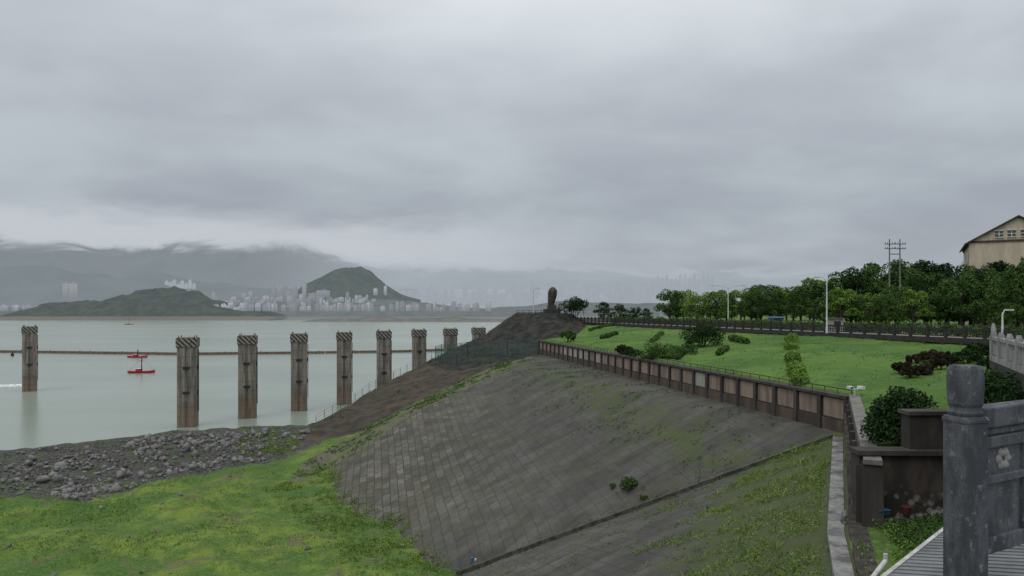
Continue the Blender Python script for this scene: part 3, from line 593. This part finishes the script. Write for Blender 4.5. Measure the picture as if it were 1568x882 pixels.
for a,b,wd_ in(((905,507),(943,498),.8),((922,519),(942,513),.8),((1000,524),(1014,512),.6),((1040,548),(1062,520),.6),((1120,520),(1140,526),.9),((1212,519),(1212,536),1.0),((1213,549),(1215,555),.9),((1216,564),(1226,592),.9),((985,552),(1040,550),.6),((1100,545),(1112,535),.5)):
    p0=hit(*a);p1=hit(*b); c=(p0+p1)/2
    nlb=max(8,int((p1-p0).length/.5)); cc=[p0.lerp(p1,i/(nlb-1))-c for i in range(nlb)]
    V_,F_,S_=crown(np.array([tuple(v+Vector((random.uniform(-.2,.2),random.uniform(-.2,.2),.3))) for v in cc]),np.full(nlb,wd_*.75)*rng.uniform(.8,1.1,nlb),4000,.12,.7)
    o=link("clipped_hedge",np_mesh("clipped_hedge",V_,F_,[LB if a[0]>1200 else LG],4,{'shade':S_})); o.location=c
shr("weed_bush",963,752,28,26,LG,1500,1,.07); shr("weed_bush",938,748,12,8,LG,400,1,.06); shr("weed_bush",985,764,12,6,LG,400,1,.06)
pe0=Vector((18,195)); cs=[];Lp=(Vector((50,78))-pe0).length
pdir=(Vector((50,78))-pe0).normalized(); pnn=Vector((-pdir.y,pdir.x)); 
if pnn.x<0: pnn=-pnn
for i in range(190):
    q=pe0+pdir*(i/190*(Lp+22))+pnn*random.uniform(8,9.5); cs.append((q.x,q.y,21.0+random.uniform(-.3,.3)))
V_,F_,S_=crown(np.array(cs),np.full(190,1.0),24000,.16,.8); link("roadside_hedge",np_mesh("roadside_hedge",V_,F_,[LG],4,{'shade':S_}))
# ---------------------------------------------------------------- tufts
def tufts(name,xy,h,mat,blades=5,spread=.25,width=.05):
    n=len(xy); k=blades; base=np.repeat(xy,k,0)+rng.normal(0,spread,(n*k,2)); z_=zt(base[:,0],base[:,1]); hh=np.repeat(h,k)*rng.uniform(.5,1.2,n*k)
    a=rng.uniform(0,6.28,n*k); wv=np.stack([np.cos(a),np.sin(a),np.zeros(n*k)],1)*width*hh[:,None]*2.2
    lean=rng.normal(0,.4,(n*k,2))*hh[:,None]; B=np.column_stack([base,z_-.03]); Mid=B+np.column_stack([lean*.4,hh*.55]); T=B+np.column_stack([lean,hh])
    V=np.stack([B-wv*.5,Mid-wv,T,Mid+wv],1).reshape(-1,3); sh=np.repeat(np.clip(np.repeat(rng.uniform(.1,.9,n),k)+rng.normal(0,.12,n*k),0,1),4)
    return link(name,np_mesh(name,V,np.arange(n*k*4).reshape(-1,4),[mat],4,{'shade':sh}))
def leafy(name,xy,h,mat,k=10,ls=.05):
    # low broad-leaved weeds: small leaves scattered through a squat mound
    n=len(xy); R=np.repeat(h,k); d=rng.normal(size=(n*k,3)); d/=np.linalg.norm(d,axis=1)[:,None]; r=rng.uniform(.2,1,n*k)**.5
    bx=np.repeat(xy[:,0],k)+d[:,0]*r*R*1.1; by=np.repeat(xy[:,1],k)+d[:,1]*r*R*1.1
    C=np.column_stack([bx,by,zt(bx,by)+np.abs(d[:,2])*r*R]); sh=np.clip(np.repeat(rng.uniform(.05,.95,n),k)+rng.normal(0,.13,n*k),0,1)
    V_,F_,S_=quads(C,ls,sh); return link(name,np_mesh(name,V_,F_,[mat],4,{'shade':S_}))
def sample(poly,n,dens=None):
    P=np.array(poly); lo,hi=P.min(0),P.max(0); q=rng.uniform(lo,hi,(n,2)); q=q[sdf(poly,q[:,0],q[:,1])>0]
    if dens is not None: q=q[rng.uniform(0,1,len(q))<dens(q)]
    return q
def fn(q,s,sd=0): return np.array([noise.fractal(Vector((a*s+sd,b*s,sd)),1.0,2.0,4) for a,b in q])
def offpath(q,dm=.6):
    D=np.full(len(q),9e9)
    for a,b in zip(PATH,PATH[1:]):
        a=np.array(a);e=np.array(b)-a; w_=q-a; t=np.clip((w_@e)/(e@e),0,1); D=np.minimum(D,np.hypot(*(w_-t[:,None]*e).T))
    return D>dm
plainp=[(-110,60),(-60.8,87.7),(-50.8,84),(-45.7,96.7),(-33.6,110.5),(-29.5,94),(-20,85),(-12.7,77),(-7.6,65),(-6,50),(-60,50)]
q=sample(plainp,55000,lambda q:np.clip(.35+fn(q,.12)*1.4,0,1)*np.clip(1.4-(q[:,1]-60)/50,.25,1)); tufts("meadow_grass",q,rng.uniform(.10,.28,len(q)),LW,3,.22,.08)
q=sample([(-27.5,105),(-31,92),(-25,82),(-18,73),(-13,60),(-4.5,58),(-4.3,62),(-6.5,66),(-11.5,78.5),(-19,87),(-24.5,104)],9000,lambda q:np.clip(.55+fn(q,.25,4)*1.4,0,1)); leafy("tall_weeds",q,rng.gamma(3,.10,len(q))+.1,LW,12,.075)
q=sample(PZ['z_low'],42000,lambda q:np.clip(1.10-((q[:,0]-14.7)*pn[0]+(q[:,1]-31.5)*pn[1])/8.5+fn(q,.3,3)*1.6,0,1)**1.4*offpath(q)); leafy("slope_weeds",q,rng.gamma(3,.06,len(q))+.06,LW,9,.045)
q2=q[::9]; tufts("slope_grass",q2,rng.uniform(.2,.5,len(q2)),LW,7,.14,.03)
q=sample(PZ['z_low'],16000,lambda q:np.clip(fn(q,.45,5)*2.5-.2,0,1)*offpath(q)); leafy("slope_weeds",q,rng.uniform(.08,.2,len(q)),LG,8,.04)
q=sample(PZ['z_conc'],52000,lambda q:np.clip((1-np.abs(((q[:,0]-24.4)*nrm[0]+(q[:,1]-54)*nrm[1])-6.5)/8),0,1)*np.clip(fn(q,.22,8)*2.2+.15,0,1)*.6); leafy("slope_weeds",q,rng.uniform(.1,.28,len(q)),LG,8,.06)
q=sample([(24,55),(-4.7,63),(-5,61.6),(23,52.6)],4000,lambda q:np.clip(fn(q,.4,2)*2+.4,0,1)); leafy("kerb_weeds",q,rng.uniform(.08,.2,len(q)),LG,8,.05)
q=sample(PZ['z_lawn'],24000,lambda q:np.clip(.5+fn(q,.2,2)*1.2,0,1)); tufts("lawn_grass",q,rng.uniform(.06,.16,len(q)),LG,3,.2,.12)
q=sample([(15.2,30.8),(20,30.6),(20,23),(13.6,22.5)],6500); leafy("vegetable_bed",q,rng.uniform(.08,.2,len(q)),LG,9,.045)
q=sample([(15.0,30.4),(15.5,30.6),(14.4,26),(13.6,24),(13.0,24)],130); leafy("tall_weeds",q,rng.uniform(.2,.5,len(q)),LB,30,.05)
q=sample(PZ['z_facet'],9000,lambda q:np.clip(fn(q,.25,4)*2+.45,0,1)); leafy("slope_weeds",q,rng.uniform(.12,.35,len(q)),LG,8,.09)
q=sample(PZ['z_dirt'],8000,lambda q:np.clip(fn(q,.2,6)*2.2-.6,0,1)); leafy("bank_weeds",q,rng.uniform(.15,.4,len(q)),LG,7,.10)
q=sample(PZ['z_knoll'],6000,lambda q:np.clip(fn(q,.2,9)*2-.2,0,1)); leafy("knoll_weeds",q,rng.uniform(.15,.45,len(q)),LD,7,.12)
q=sample([(-36,128),(-33,112),(-42,112),(-46,124)],2500,lambda q:np.clip(fn(q,.2,19)*2+.3,0,1)); leafy("bank_grass",q,rng.uniform(.2,.4,len(q)),LW,8,.09)
# ---------------------------------------------------------------- rocks
rk=simple("rubble_stone_material",(.22,.22,.21),(.07,.07,.066),.7,.9)
def rocks(name,xy,size,mat):
    t=(1+5**.5)/2; ico=np.array([(-1,t,0),(1,t,0),(-1,-t,0),(1,-t,0),(0,-1,t),(0,1,t),(0,-1,-t),(0,1,-t),(t,0,-1),(t,0,1),(-t,0,-1),(-t,0,1)])/1.9
    f=np.array([(0,11,5),(0,5,1),(0,1,7),(0,7,10),(0,10,11),(1,5,9),(5,11,4),(11,10,2),(10,7,6),(7,1,8),(3,9,4),(3,4,2),(3,2,6),(3,6,8),(3,8,9),(4,9,5),(2,4,11),(6,2,10),(8,6,7),(9,8,1)])
    n=len(xy); V=np.repeat(ico[None],n,0)*rng.uniform(.6,1.25,(n,12,1))*rng.uniform(.5,1.2,(n,1,3))*size[:,None,None]*.5
    a=rng.uniform(0,6.28,n); c,s_=np.cos(a)[:,None],np.sin(a)[:,None]; x_=V[:,:,0]*c-V[:,:,1]*s_; y_=V[:,:,0]*s_+V[:,:,1]*c
    V=np.stack([x_+xy[:,0:1],y_+xy[:,1:2],V[:,:,2]+zt(xy[:,0],xy[:,1])[:,None]+size[:,None]*.15],-1).reshape(-1,3)
    return link(name,np_mesh(name,V,(f[None]+np.arange(n)[:,None,None]*12).reshape(-1,3),[mat],3))
q=sample([(-100,72),(-60.8,88.5),(-50.8,85),(-45.7,97.5),(-33.6,111),(-34,127),(-54,120.5),(-73,102),(-110,82)],14000,lambda q:np.clip(.5+fn(q,.15,7)*1.8,0,1)); rocks("rubble_stones",q,rng.gamma(2.2,.19,len(q))+.15,rk)
q=sample([(-100,72),(-60.8,88.5),(-50.8,85),(-45.7,97.5),(-33.6,111),(-34,127),(-54,122.5),(-73,104),(-110,84)],5000,lambda q:np.clip(.1+fn(q,.2,21)*2.2,0,1)); leafy("bank_grass",q,rng.uniform(.15,.4,len(q)),LW,8,.08)
q=sample(plainp,500,lambda q:np.clip(fn(q,.2,12)*2,0,1)); rocks("scattered_stones",q,rng.gamma(2,.15,len(q))+.1,rk)
q=sample([(14.9,31.3),(19.5,31.1),(19.5,30.5),(14.9,30.7)],90); rocks("loose_stones",q,rng.uniform(.15,.45,len(q)),rk)
q=sample([(13.9,31),(14.6,31.2),(15.2,33.5),(14.6,33)],40); rocks("loose_stones",q,rng.uniform(.2,.5,len(q)),rk)
# ---------------------------------------------------------------- fences
gf=simple("green_fence_material",(.05,.11,.09),(.035,.075,.06),2,.6); gp=simple("grey_post_material",(.16,.165,.16),(.10,.10,.10),2,.7)
def fence(name,P,h,step,mat,bars=0,rails=3,r=.05):
    mb=MB()
    for a,b in zip(P,P[1:]):
        a=Vector(a);b=Vector(b); n_=max(1,round((b-a).length/step))
        for i in range(n_+1):
            q=a.lerp(b,i/n_); z0=float(zt(q.x,q.y)); mb.cyl((q.x,q.y,z0-.2),(q.x,q.y,z0+h),r,r,6,0)
            if i<n_:
                q2=a.lerp(b,(i+1)/n_); z1=float(zt(q2.x,q2.y))
                for j in range(rails): 
                    hz=h*(j+1)/rails-.05; mb.cyl((q.x,q.y,z0+hz),(q2.x,q2.y,z1+hz),r*.5,r*.5,4,0)
                for j in range(1,bars): 
                    t=j/bars; qq=q.lerp(q2,t); zz_=z0*(1-t)+z1*t; mb.cyl((qq.x,qq.y,zz_+.1),(qq.x,qq.y,zz_+h-.05),r*.3,r*.3,4,0)
    return mb.obj(name,[mat])
fence("wire_fence",[(-34.0,128),(-30.5,143.5),(-26,162),(-18.5,182)],2.1,3.2,gp,0,4,.05)
fence("green_mesh_fence",[(-18.5,178),(-10,167),(-1,158.5),(5.5,156.5)],3.4,2.6,gf,10,6,.09)
fence("green_mesh_fence",[(-17,170),(-12,160),(0,152),(5.2,152)],2.3,2.8,gf,8,4,.06)
# ---------------------------------------------------------------- promenade
pc=simple("promenade_concrete_material",(.20,.195,.18),(.12,.115,.105),.8,.85); rl=simple("railing_dark_material",(.045,.043,.039),(.025,.024,.022),2,.7)
mb=MB(); PL=[Vector((17.5,196.5)),Vector((50,78)),Vector((57.5,50))]
for a,b in zip(PL,PL[1:]):
    dd=(b-a).normalized(); nn=Vector((-dd.y,dd.x)); 
    if nn.x<0: nn=-nn
    m_=(a+b)/2; rz=math.atan2(dd.y,dd.x); L=(b-a).length
    c=m_+nn*3.2; mb.box((c.x,c.y,20.27),(L,6.6,.26),rz,0)
    c=m_-nn*.16; mb.box((c.x,c.y,20.15),(L+.1,.22,.62),rz,1)
    n_=int(L/2.5)
    for i in range(n_+1):
        q=a+dd*(i*L/n_); mb.box((q.x,q.y,20.98),(.28,.28,1.3),rz,1); mb.box((q.x,q.y,21.68),(.36,.36,.12),rz,1)
        qq=q-nn*.35; mb.box((qq.x,qq.y,19.6),(.3,.3,.7),rz,1)
        if i<n_:
            q2=a+dd*((i+1)*L/n_)
            for hz,t_ in((20.62,.10),(20.98,.08),(21.42,.18)): mb.beam((q.x,q.y,hz),(q2.x,q2.y,hz),.1,t_,1)
            for j in range(1,7): 
                e=q.lerp(q2,j/7); mb.box((e.x,e.y,21.0),(.08,.08,.78),rz,1)
mb.obj("promenade_railing",[pc,rl])
mb=MB(); a=Vector((40,195));b=Vector((75,78))
dd=(b-a).normalized(); m_=(a+b)/2; mb.box((m_.x,m_.y,20.7),((b-a).length,.3,1.0),math.atan2(dd.y,dd.x),0); mb.obj("roadside_wall",[pc])
# ---------------------------------------------------------------- statue
stn=simple("statue_stone_material",(.085,.072,.064),(.04,.035,.032),.9,.85)
q=WY(845,475,190); mb=MB(); bz=22.6
mb.box((q.x,q.y,bz+.5),(3.9,3.0,1.4),.2,1); mb.box((q.x,q.y,bz+1.75),(2.1,1.9,1.1),.2,1,.92)
prof=[(0,.72),(.12,.85),(.3,.95),(.5,1.08),(.7,1.12),(.84,1.0),(.93,.75),(1,.3)]; rows=[]
for t,r in prof:
    rows.append([(q.x-.2+r*math.cos(a_)*(1.05+.12*math.sin(3*a_+t*4))+.6*(t**1.5)*(1 if t<.9 else .8),q.y+.75*r*math.sin(a_),bz+2.3+t*4.5+.12*math.sin(5*a_)) for a_ in [2*math.pi*i/14 for i in range(14)]])
for i in range(len(rows)-1): mb.add(rows[i]+rows[i+1],[(j,(j+1)%14,14+(j+1)%14,14+j) for j in range(14)],0)
mb.add(rows[-1],[tuple(range(14))],0); mb.obj("stone_monument",[stn,simple("plinth_material",(.06,.058,.055),(.035,.035,.035),1)])
mb=MB()
for i in range(12):
    x_=q.x-9+i*1.5; mb.cyl((x_,183,22.3),(x_,183,23.5),.07,.07,5,0)
mb.beam((q.x-9,183,23.4),(q.x+8,183,23.4),.08,.08,0); mb.beam((q.x-9,183,22.9),(q.x+8,183,22.9),.06,.06,0); mb.obj("knoll_railing",[rl])
# ---------------------------------------------------------------- lamps & poles
lw=simple("lamp_white_material",(.62,.64,.65),(.5,.5,.5),2,.5)
def lamp(px,Yd,top,zb=20.4,arm=1.8,style=2,name="street_lamp"):
    p=WY(px,top,Yd); h=p.z; mb=MB(); x_,y_=p.x,Yd; mb.cyl((x_,y_,zb),(x_,y_,zb+.8),.16,.14,10,0); mb.cyl((x_,y_,zb+.8),(x_,y_,h-.6),.12,.08,8,0)
    for s_ in((-1,1) if style==2 else (1,)):
        pr=None
        for i in range(7):
            t=i/6; c=Vector((x_+s_*arm*t,y_,h-.6+.6*math.sin(t*math.pi*.55)))
            if pr: mb.cyl(pr,c,.06,.05,6,0)
            pr=c
        mb.box(pr+Vector((s_*.35,0,-.02)),(.8,.32,.14),0,0)
        mb.box(pr+Vector((s_*.38,0,-.11)),(.6,.24,.05),0,1)
    mb.cyl((x_,y_,h-.6),(x_,y_,h-.3),.09,.03,8,0)
    return mb.obj(name,[lw,wht])
lamp(1266,100,424,arm=1.0); lamp(1115,155,437,arm=3.0); lamp(1080,180,455,arm=1.5,style=1); lamp(817,190,441,zb=22.4,arm=.8,style=1); lamp(1012,210,470,arm=1.2,style=1); lamp(1535,76,474,arm=.35,style=1)
wd=simple("pole_concrete_material",(.22,.21,.20),(.13,.13,.12),2)
mb=MB()
for px in(1362,1378):
    p=WY(px,366,140); mb.cyl((p.x,p.y,20),(p.x,p.y,p.z),.17,.11,8,0)
    for k_,py in enumerate((374,381)): 
        z_=WY(px,py,140).z; mb.beam((p.x-1.0,p.y-.2,z_),(p.x+1.0,p.y-.2,z_),.1,.12,1)
        for e in(-.9,-.45,.45,.9): mb.cyl((p.x+e,p.y-.2,z_),(p.x+e,p.y-.2,z_+.35),.06,.05,6,1)
a=WY(1362,381,140);b=WY(1378,381,140); mb.beam((a.x,a.y,a.z-1),(b.x,b.y,b.z-1),.12,.14,1)
mb.obj("utility_pole",[wd,dk])
# ---------------------------------------------------------------- house (local frame: x along facade, y into depth)
hw=simple("cream_wall_material",(.52,.455,.34),(.42,.365,.275),.5,.9,streak=True); hr=simple("brown_roof_material",(.085,.055,.042),(.05,.034,.028),1,.8)
hg=simple("window_glass_material",(.03,.035,.04),(.02,.02,.025),1,.15,spec=.8); hp=bpy.data.objects.new("cream_house",None); S.collection.objects.link(hp)
hp.location=(92.9,150,0); hp.rotation_euler=(0,0,math.radians(-29))
Wd,Dp,ze,zp=16.6,22,37.2,42.0; xm=Wd/2
mb=MB(); mb.add([(0,0,20),(Wd,0,20),(Wd,0,ze),(xm,0,zp-.1),(0,0,ze),(0,Dp,20),(Wd,Dp,20),(Wd,Dp,ze),(xm,Dp,zp-.1),(0,Dp,ze)],[(0,1,2,3,4),(5,9,8,7,6),(0,4,9,5),(1,6,7,2)],0); mb.obj("walls",[hw],hp)
mb=MB()
for sx,xe in((-1,0),(1,Wd)):
    e=.8; sl_=(zp-ze)/xm; a=(xe+sx*e,ze-sl_*e); yy0,yy1=-.6,Dp+.6
    vs=[(a[0],yy0,a[1]),(xm,yy0,zp),(xm,yy1,zp),(a[0],yy1,a[1]),(a[0],yy0,a[1]+.3),(xm,yy0,zp+.3),(xm,yy1,zp+.3),(a[0],yy1,a[1]+.3)]
    mb.add(vs,[(0,1,2,3),(4,7,6,5),(0,4,5,1),(3,2,6,7),(0,3,7,4)],0)
mb.box((xm,-.12,ze+.15),(Wd+.2,.22,.35),0,0); mb.box((-.12,Dp/2,ze-.4),(.22,Dp,.35),0,0)
mb.obj("roof",[hr],hp)
mb=MB()
for cxp in(xm-3.2,xm-1.1,xm+1.1,xm+3.2):
    z_=38.75; mb.box((cxp,-.04,z_),(1.3,.10,1.2),0,1); mb.box((cxp,-.08,z_),(1.55,.06,.1),0,2); mb.box((cxp,-.10,z_),(.1,.06,1.2),0,2)
    mb.box((cxp,-.14,z_-.7),(1.6,.22,.14),0,2); mb.box((cxp,-.14,z_+.68),(1.6,.22,.12),0,2)
for fl_ in range(4):
    for k_ in range(4):
        zc_=34.4-fl_*3.3
        if fl_>0: xx=2.2+k_*4.0; mb.box((xx,-.04,zc_),(1.7,.10,1.6),0,1); mb.box((xx,-.10,zc_),(.1,.06,1.6),0,2); mb.box((xx,-.14,zc_-.9),(2,.22,.14),0,2)
        yy=3+k_*5.2; mb.box((-.04,yy,zc_),(.1,1.8,1.6),0,1); mb.box((-.35,yy,zc_-1.0),(.6,2.2,.15),0,2); mb.box((-.6,yy,zc_-.6),(.06,2.2,.7),0,2)
mb.obj("windows",[hw,hg,wht],hp)
# ---------------------------------------------------------------- upper terrace with balustrade
gr1,nt,out=newmat("granite_material"); p=POS(nt); sp1=NOI(nt,p,160,3,.7); st1=NOI(nt,MAPV(nt,p,(1,1,.35)),5,7,.7); st2=NOI(nt,p,14,5,.6)
col=MIX(nt,RNG(nt,sp1,.35,.65),(.05,.056,.064),(.13,.14,.15)); col=MIX(nt,RNG(nt,st1,.40,.58,0,.8),col,(.028,.034,.040)); col=MIX(nt,RNG(nt,st2,.58,.68,0,.6),col,(.22,.23,.235))
finish(nt,out,col,.75,M(nt,'ADD',sp1,st2),.35,.004); 
gl=simple("pale_granite_material",(.30,.30,.29),(.17,.17,.165),1.5,.85,streak=True)
iv=simple("terrace_wall_material",(.05,.05,.042),(.02,.025,.016),1.0,.95)
ter=[(13,16),(16.7,24),(20.2,31.2),(33,51),(70,51),(70,16)]
mb=MB(); mb.prism(ter,14,21.4,0,1); mb.obj("terrace",[gl,iv])
mb=MB()
T=[Vector((13.15,16)),Vector((16.85,24)),Vector((20.3,31.1)),Vector((33,50.6))]
for a,b in zip(T,T[1:]):
    dd=b-a; n_=max(1,round(dd.length/1.9)); rz=math.atan2(dd.y,dd.x)
    for i in range(n_+1):
        q=a+dd*(i/n_); mb.box((q.x,q.y,21.95),(.22,.22,1.1),rz,0); mb.box((q.x,q.y,22.56),(.18,.18,.12),rz,0,.7)
        if i<n_:
            q2=a+dd*((i+1)/n_); mb.beam((q.x,q.y,22.32),(q2.x,q2.y,22.32),.16,.14,0); mb.beam((q.x,q.y,21.5),(q2.x,q2.y,21.5),.16,.16,0)
            mb.beam((q.x,q.y,21.85),(q2.x,q2.y,21.85),.08,.42,0)
            for t_ in(.25,.5,.75): e=q.lerp(q2,t_); mb.box((e.x,e.y,22.15),(.1,.1,.25),rz,0)
mb.obj("stone_balustrade",[gl])
cs=[]
for i in range(90):
    a=T[1].lerp(T[2],random.random()); cs.append((a.x-.25,a.y,random.uniform(18,20.9)))
V_,F_,S_=crown(np.array(cs),rng.uniform(.25,.5,90),9000,.08,.9); link("climbing_ivy",np_mesh("climbing_ivy",V_,F_,[LD],4,{'shade':S_}))
# ---- near balustrade post
gp_=bpy.data.objects.new("granite_balustrade",None); S.collection.objects.link(gp_)
PX,PY=2.795,4.55; ra=math.radians(14)
mb=MB(); mb.box((PX,PY,22.27),(.172,.172,1.16),ra,0); mb.box((PX,PY,22.825),(.182,.182,.03),ra,0); o=mb.obj("post_shaft",[gr1],gp_,bevel=.008)
mb=MB()
c_,s_=math.cos(ra),math.sin(ra)
sec=[(22.852,.072),(22.872,.078),(22.892,.068),(22.905,.066),(22.925,.074),(23.02,.078),(23.10,.078),(23.135,.075),(23.16,.066)]
rows=[]
for z_,r in sec:
    row=[]
    for i in range(32):
        a_=2*math.pi*i/32; ca,sa=math.cos(a_),math.sin(a_); m_=(abs(ca)**8+abs(sa)**8)**(-1/8); rr=r*m_*(1+.02*math.sin(8*a_)*(z_>22.92)); x_,y_=rr*ca,rr*sa
        row.append((PX+x_*c_-y_*s_,PY+x_*s_+y_*c_,z_))
    rows.append(row)
for a,b in zip(rows,rows[1:]): mb.add(a+b,[(j,(j+1)%32,32+(j+1)%32,32+j) for j in range(32)],0)
mb.add(rows[-1],[tuple(range(32))],0); mb.obj("post_cap",[gr1],gp_)
ra=math.radians(30); c_,s_=math.cos(ra),math.sin(ra)
def rp(u,v,z_): return (PX+u*c_-v*s_,PY+u*s_+v*c_,z_)
mb=MB()
mb.box(rp(1.0,0,22.83),(1.83,.13,.13),ra,0); mb.box(rp(1.0,0,22.74),(1.83,.09,.045),ra,0)
mb.obj("top_rail",[gr1],gp_,bevel=.012)
mb=MB()
mb.box(rp(1.0,0,22.35),(1.83,.055,.735),ra,0)
for z_,h_ in((22.675,.07),(22.44,.05),(22.03,.10)): mb.box(rp(1.0,-.03,z_),(1.83,.05,h_),ra,0)
for u in(.13,.62,1.3): mb.box(rp(u,-.03,22.34),(.05,.046,.62),ra,0)
mb.obj("carved_panel",[gr1],gp_,bevel=.006)
mb=MB()
for i in range(6):
    a_=i*math.pi/3; cu,cz=.375+.055*math.cos(a_),22.555+.045*math.sin(a_)
    pts_=[rp(cu+.035*math.cos(t),-.03,cz+.03*math.sin(t)) for t in [k*math.pi/5 for k in range(10)]]; cc=rp(cu,-.055,cz); mb.add(pts_+[cc],[(k,(k+1)%10,10) for k in range(10)],0)
mb.obj("carved_flower",[gl],gp_,smooth=True)
mb=MB(); mb.prism([(2.66,4.36),(8,6.8),(8,-6),(-6,-6),(-6,4.2),(2.6,4.2)],14,21.7,0,1); mb.obj("viewing_platform",[gl,iv])
# ---------------------------------------------------------------- shed roof
sr=simple("shed_roof_material",(.17,.175,.18),(.10,.105,.11),1.2,.6,streak=True); 
sh=bpy.data.objects.new("garden_shed",None); S.collection.objects.link(sh)
a=Vector((5.5,11,19.45));b=Vector((9.0,14.9,19.25)); dd=(b-a); dd.z=0; L=dd.length; dd.normalize(); nn=Vector((dd.y,-dd.x,0)); rz=math.atan2(dd.y,dd.x)
mb=MB(); W_=3.0
mb.add([a,b,b+nn*W_+Vector((0,0,.5)),a+nn*W_+Vector((0,0,.5))],[(3,2,1,0)],0)
for i in range(22):
    t=(i+.5)/22; p0=a.lerp(b,t)+Vector((0,0,.008)); mb.beam(p0,p0+nn*W_+Vector((0,0,.5)),.03,.02,0)
mb.obj("roof",[sr],sh)
mb=MB(); mb.beam(a+Vector((0,0,-.05))-nn*.06,b+Vector((0,0,-.05))-nn*.06,.07,.10,0); mb.beam(b-dd*.02,b+nn*W_+Vector((0,0,.5)),.07,.10,0)
mb.beam(a+nn*.9+Vector((0,0,.24)),b+nn*.9+Vector((0,0,.24)),.04,.05,0)
mb.cyl(a-dd*.4+Vector((-.1,0,.05)),a+dd*.9-nn*.18+Vector((0,0,.05)),.035,.035,8,0); mb.cyl(a+dd*.9-nn*.18+Vector((0,0,.05)),a+dd*.9-nn*.18+Vector((0,0,.16)),.035,.035,8,0); mb.obj("trim_and_pipe",[simple("grey_white_material",(.5,.5,.5),(.33,.33,.33),2,.6)],sh)
mb=MB(); c=(a+b)/2+nn*(W_/2); mb.box((c.x,c.y,17.0),(L-.2,W_-.2,4.3),rz,0)
mb.box(((a+b)/2+nn*.02)-Vector((0,0,1.6)),(1.2,.25,1.0),rz,1); mb.obj("shed_walls",[wpl,hg],sh)
blu=simple("blue_plastic_material",(.05,.13,.24),(.04,.10,.18),3,.5)
mb=MB()
q=Vector((16.4,30.7,15.0)); mb.cyl(q,q+Vector((0,0,.3)),.15,.2,12,0); mb.cyl(q+Vector((0,0,.3)),q+Vector((0,0,.34)),.22,.22,12,0); mb.obj("red_bucket",[simple("dull_red_material",(.10,.025,.025),(.06,.02,.02),3)])
mb=MB(); q=Vector((15.4,30.7,15.0)); mb.box(q+Vector((0,0,.1)),(.45,.3,.18),.3,0,1.1); mb.box(q+Vector((0,0,.2)),(.55,.4,.03),.3,0); mb.obj("blue_crate",[blu])
q=hit(722,862); mb=MB(); mb.cyl(q,q+Vector((0,0,.4)),.16,.12,8,0); mb.cyl(q+Vector((.35,0,0)),q+Vector((.35,0,.3)),.13,.08,8,1); mb.obj("blue_litter_bag",[blu,wht])
mb=MB(); q=WY(1188,480,150); mb.box((q.x,q.y,21.2),(2.2,2.2,1.6),.2,0); mb.box((q.x,q.y,22.1),(2.5,2.6,.2),.2,0,.8); mb.box((q.x-.2,q.y-1.15,21.4),(1.2,.08,.7),.2,2); mb.obj("kiosk",[blu,wht,hg])
mb=MB(); q=WY(1278,482,108); mb.box((q.x,q.y,21.3),(1.6,1.8,1.8),.2,0); mb.box((q.x,q.y,22.3),(2.0,2.2,.2),.2,1,.85); mb.box((q.x,q.y-.96,21.5),(1.0,.08,.8),.2,2); mb.obj("guard_booth",[wpl,wc,hg])
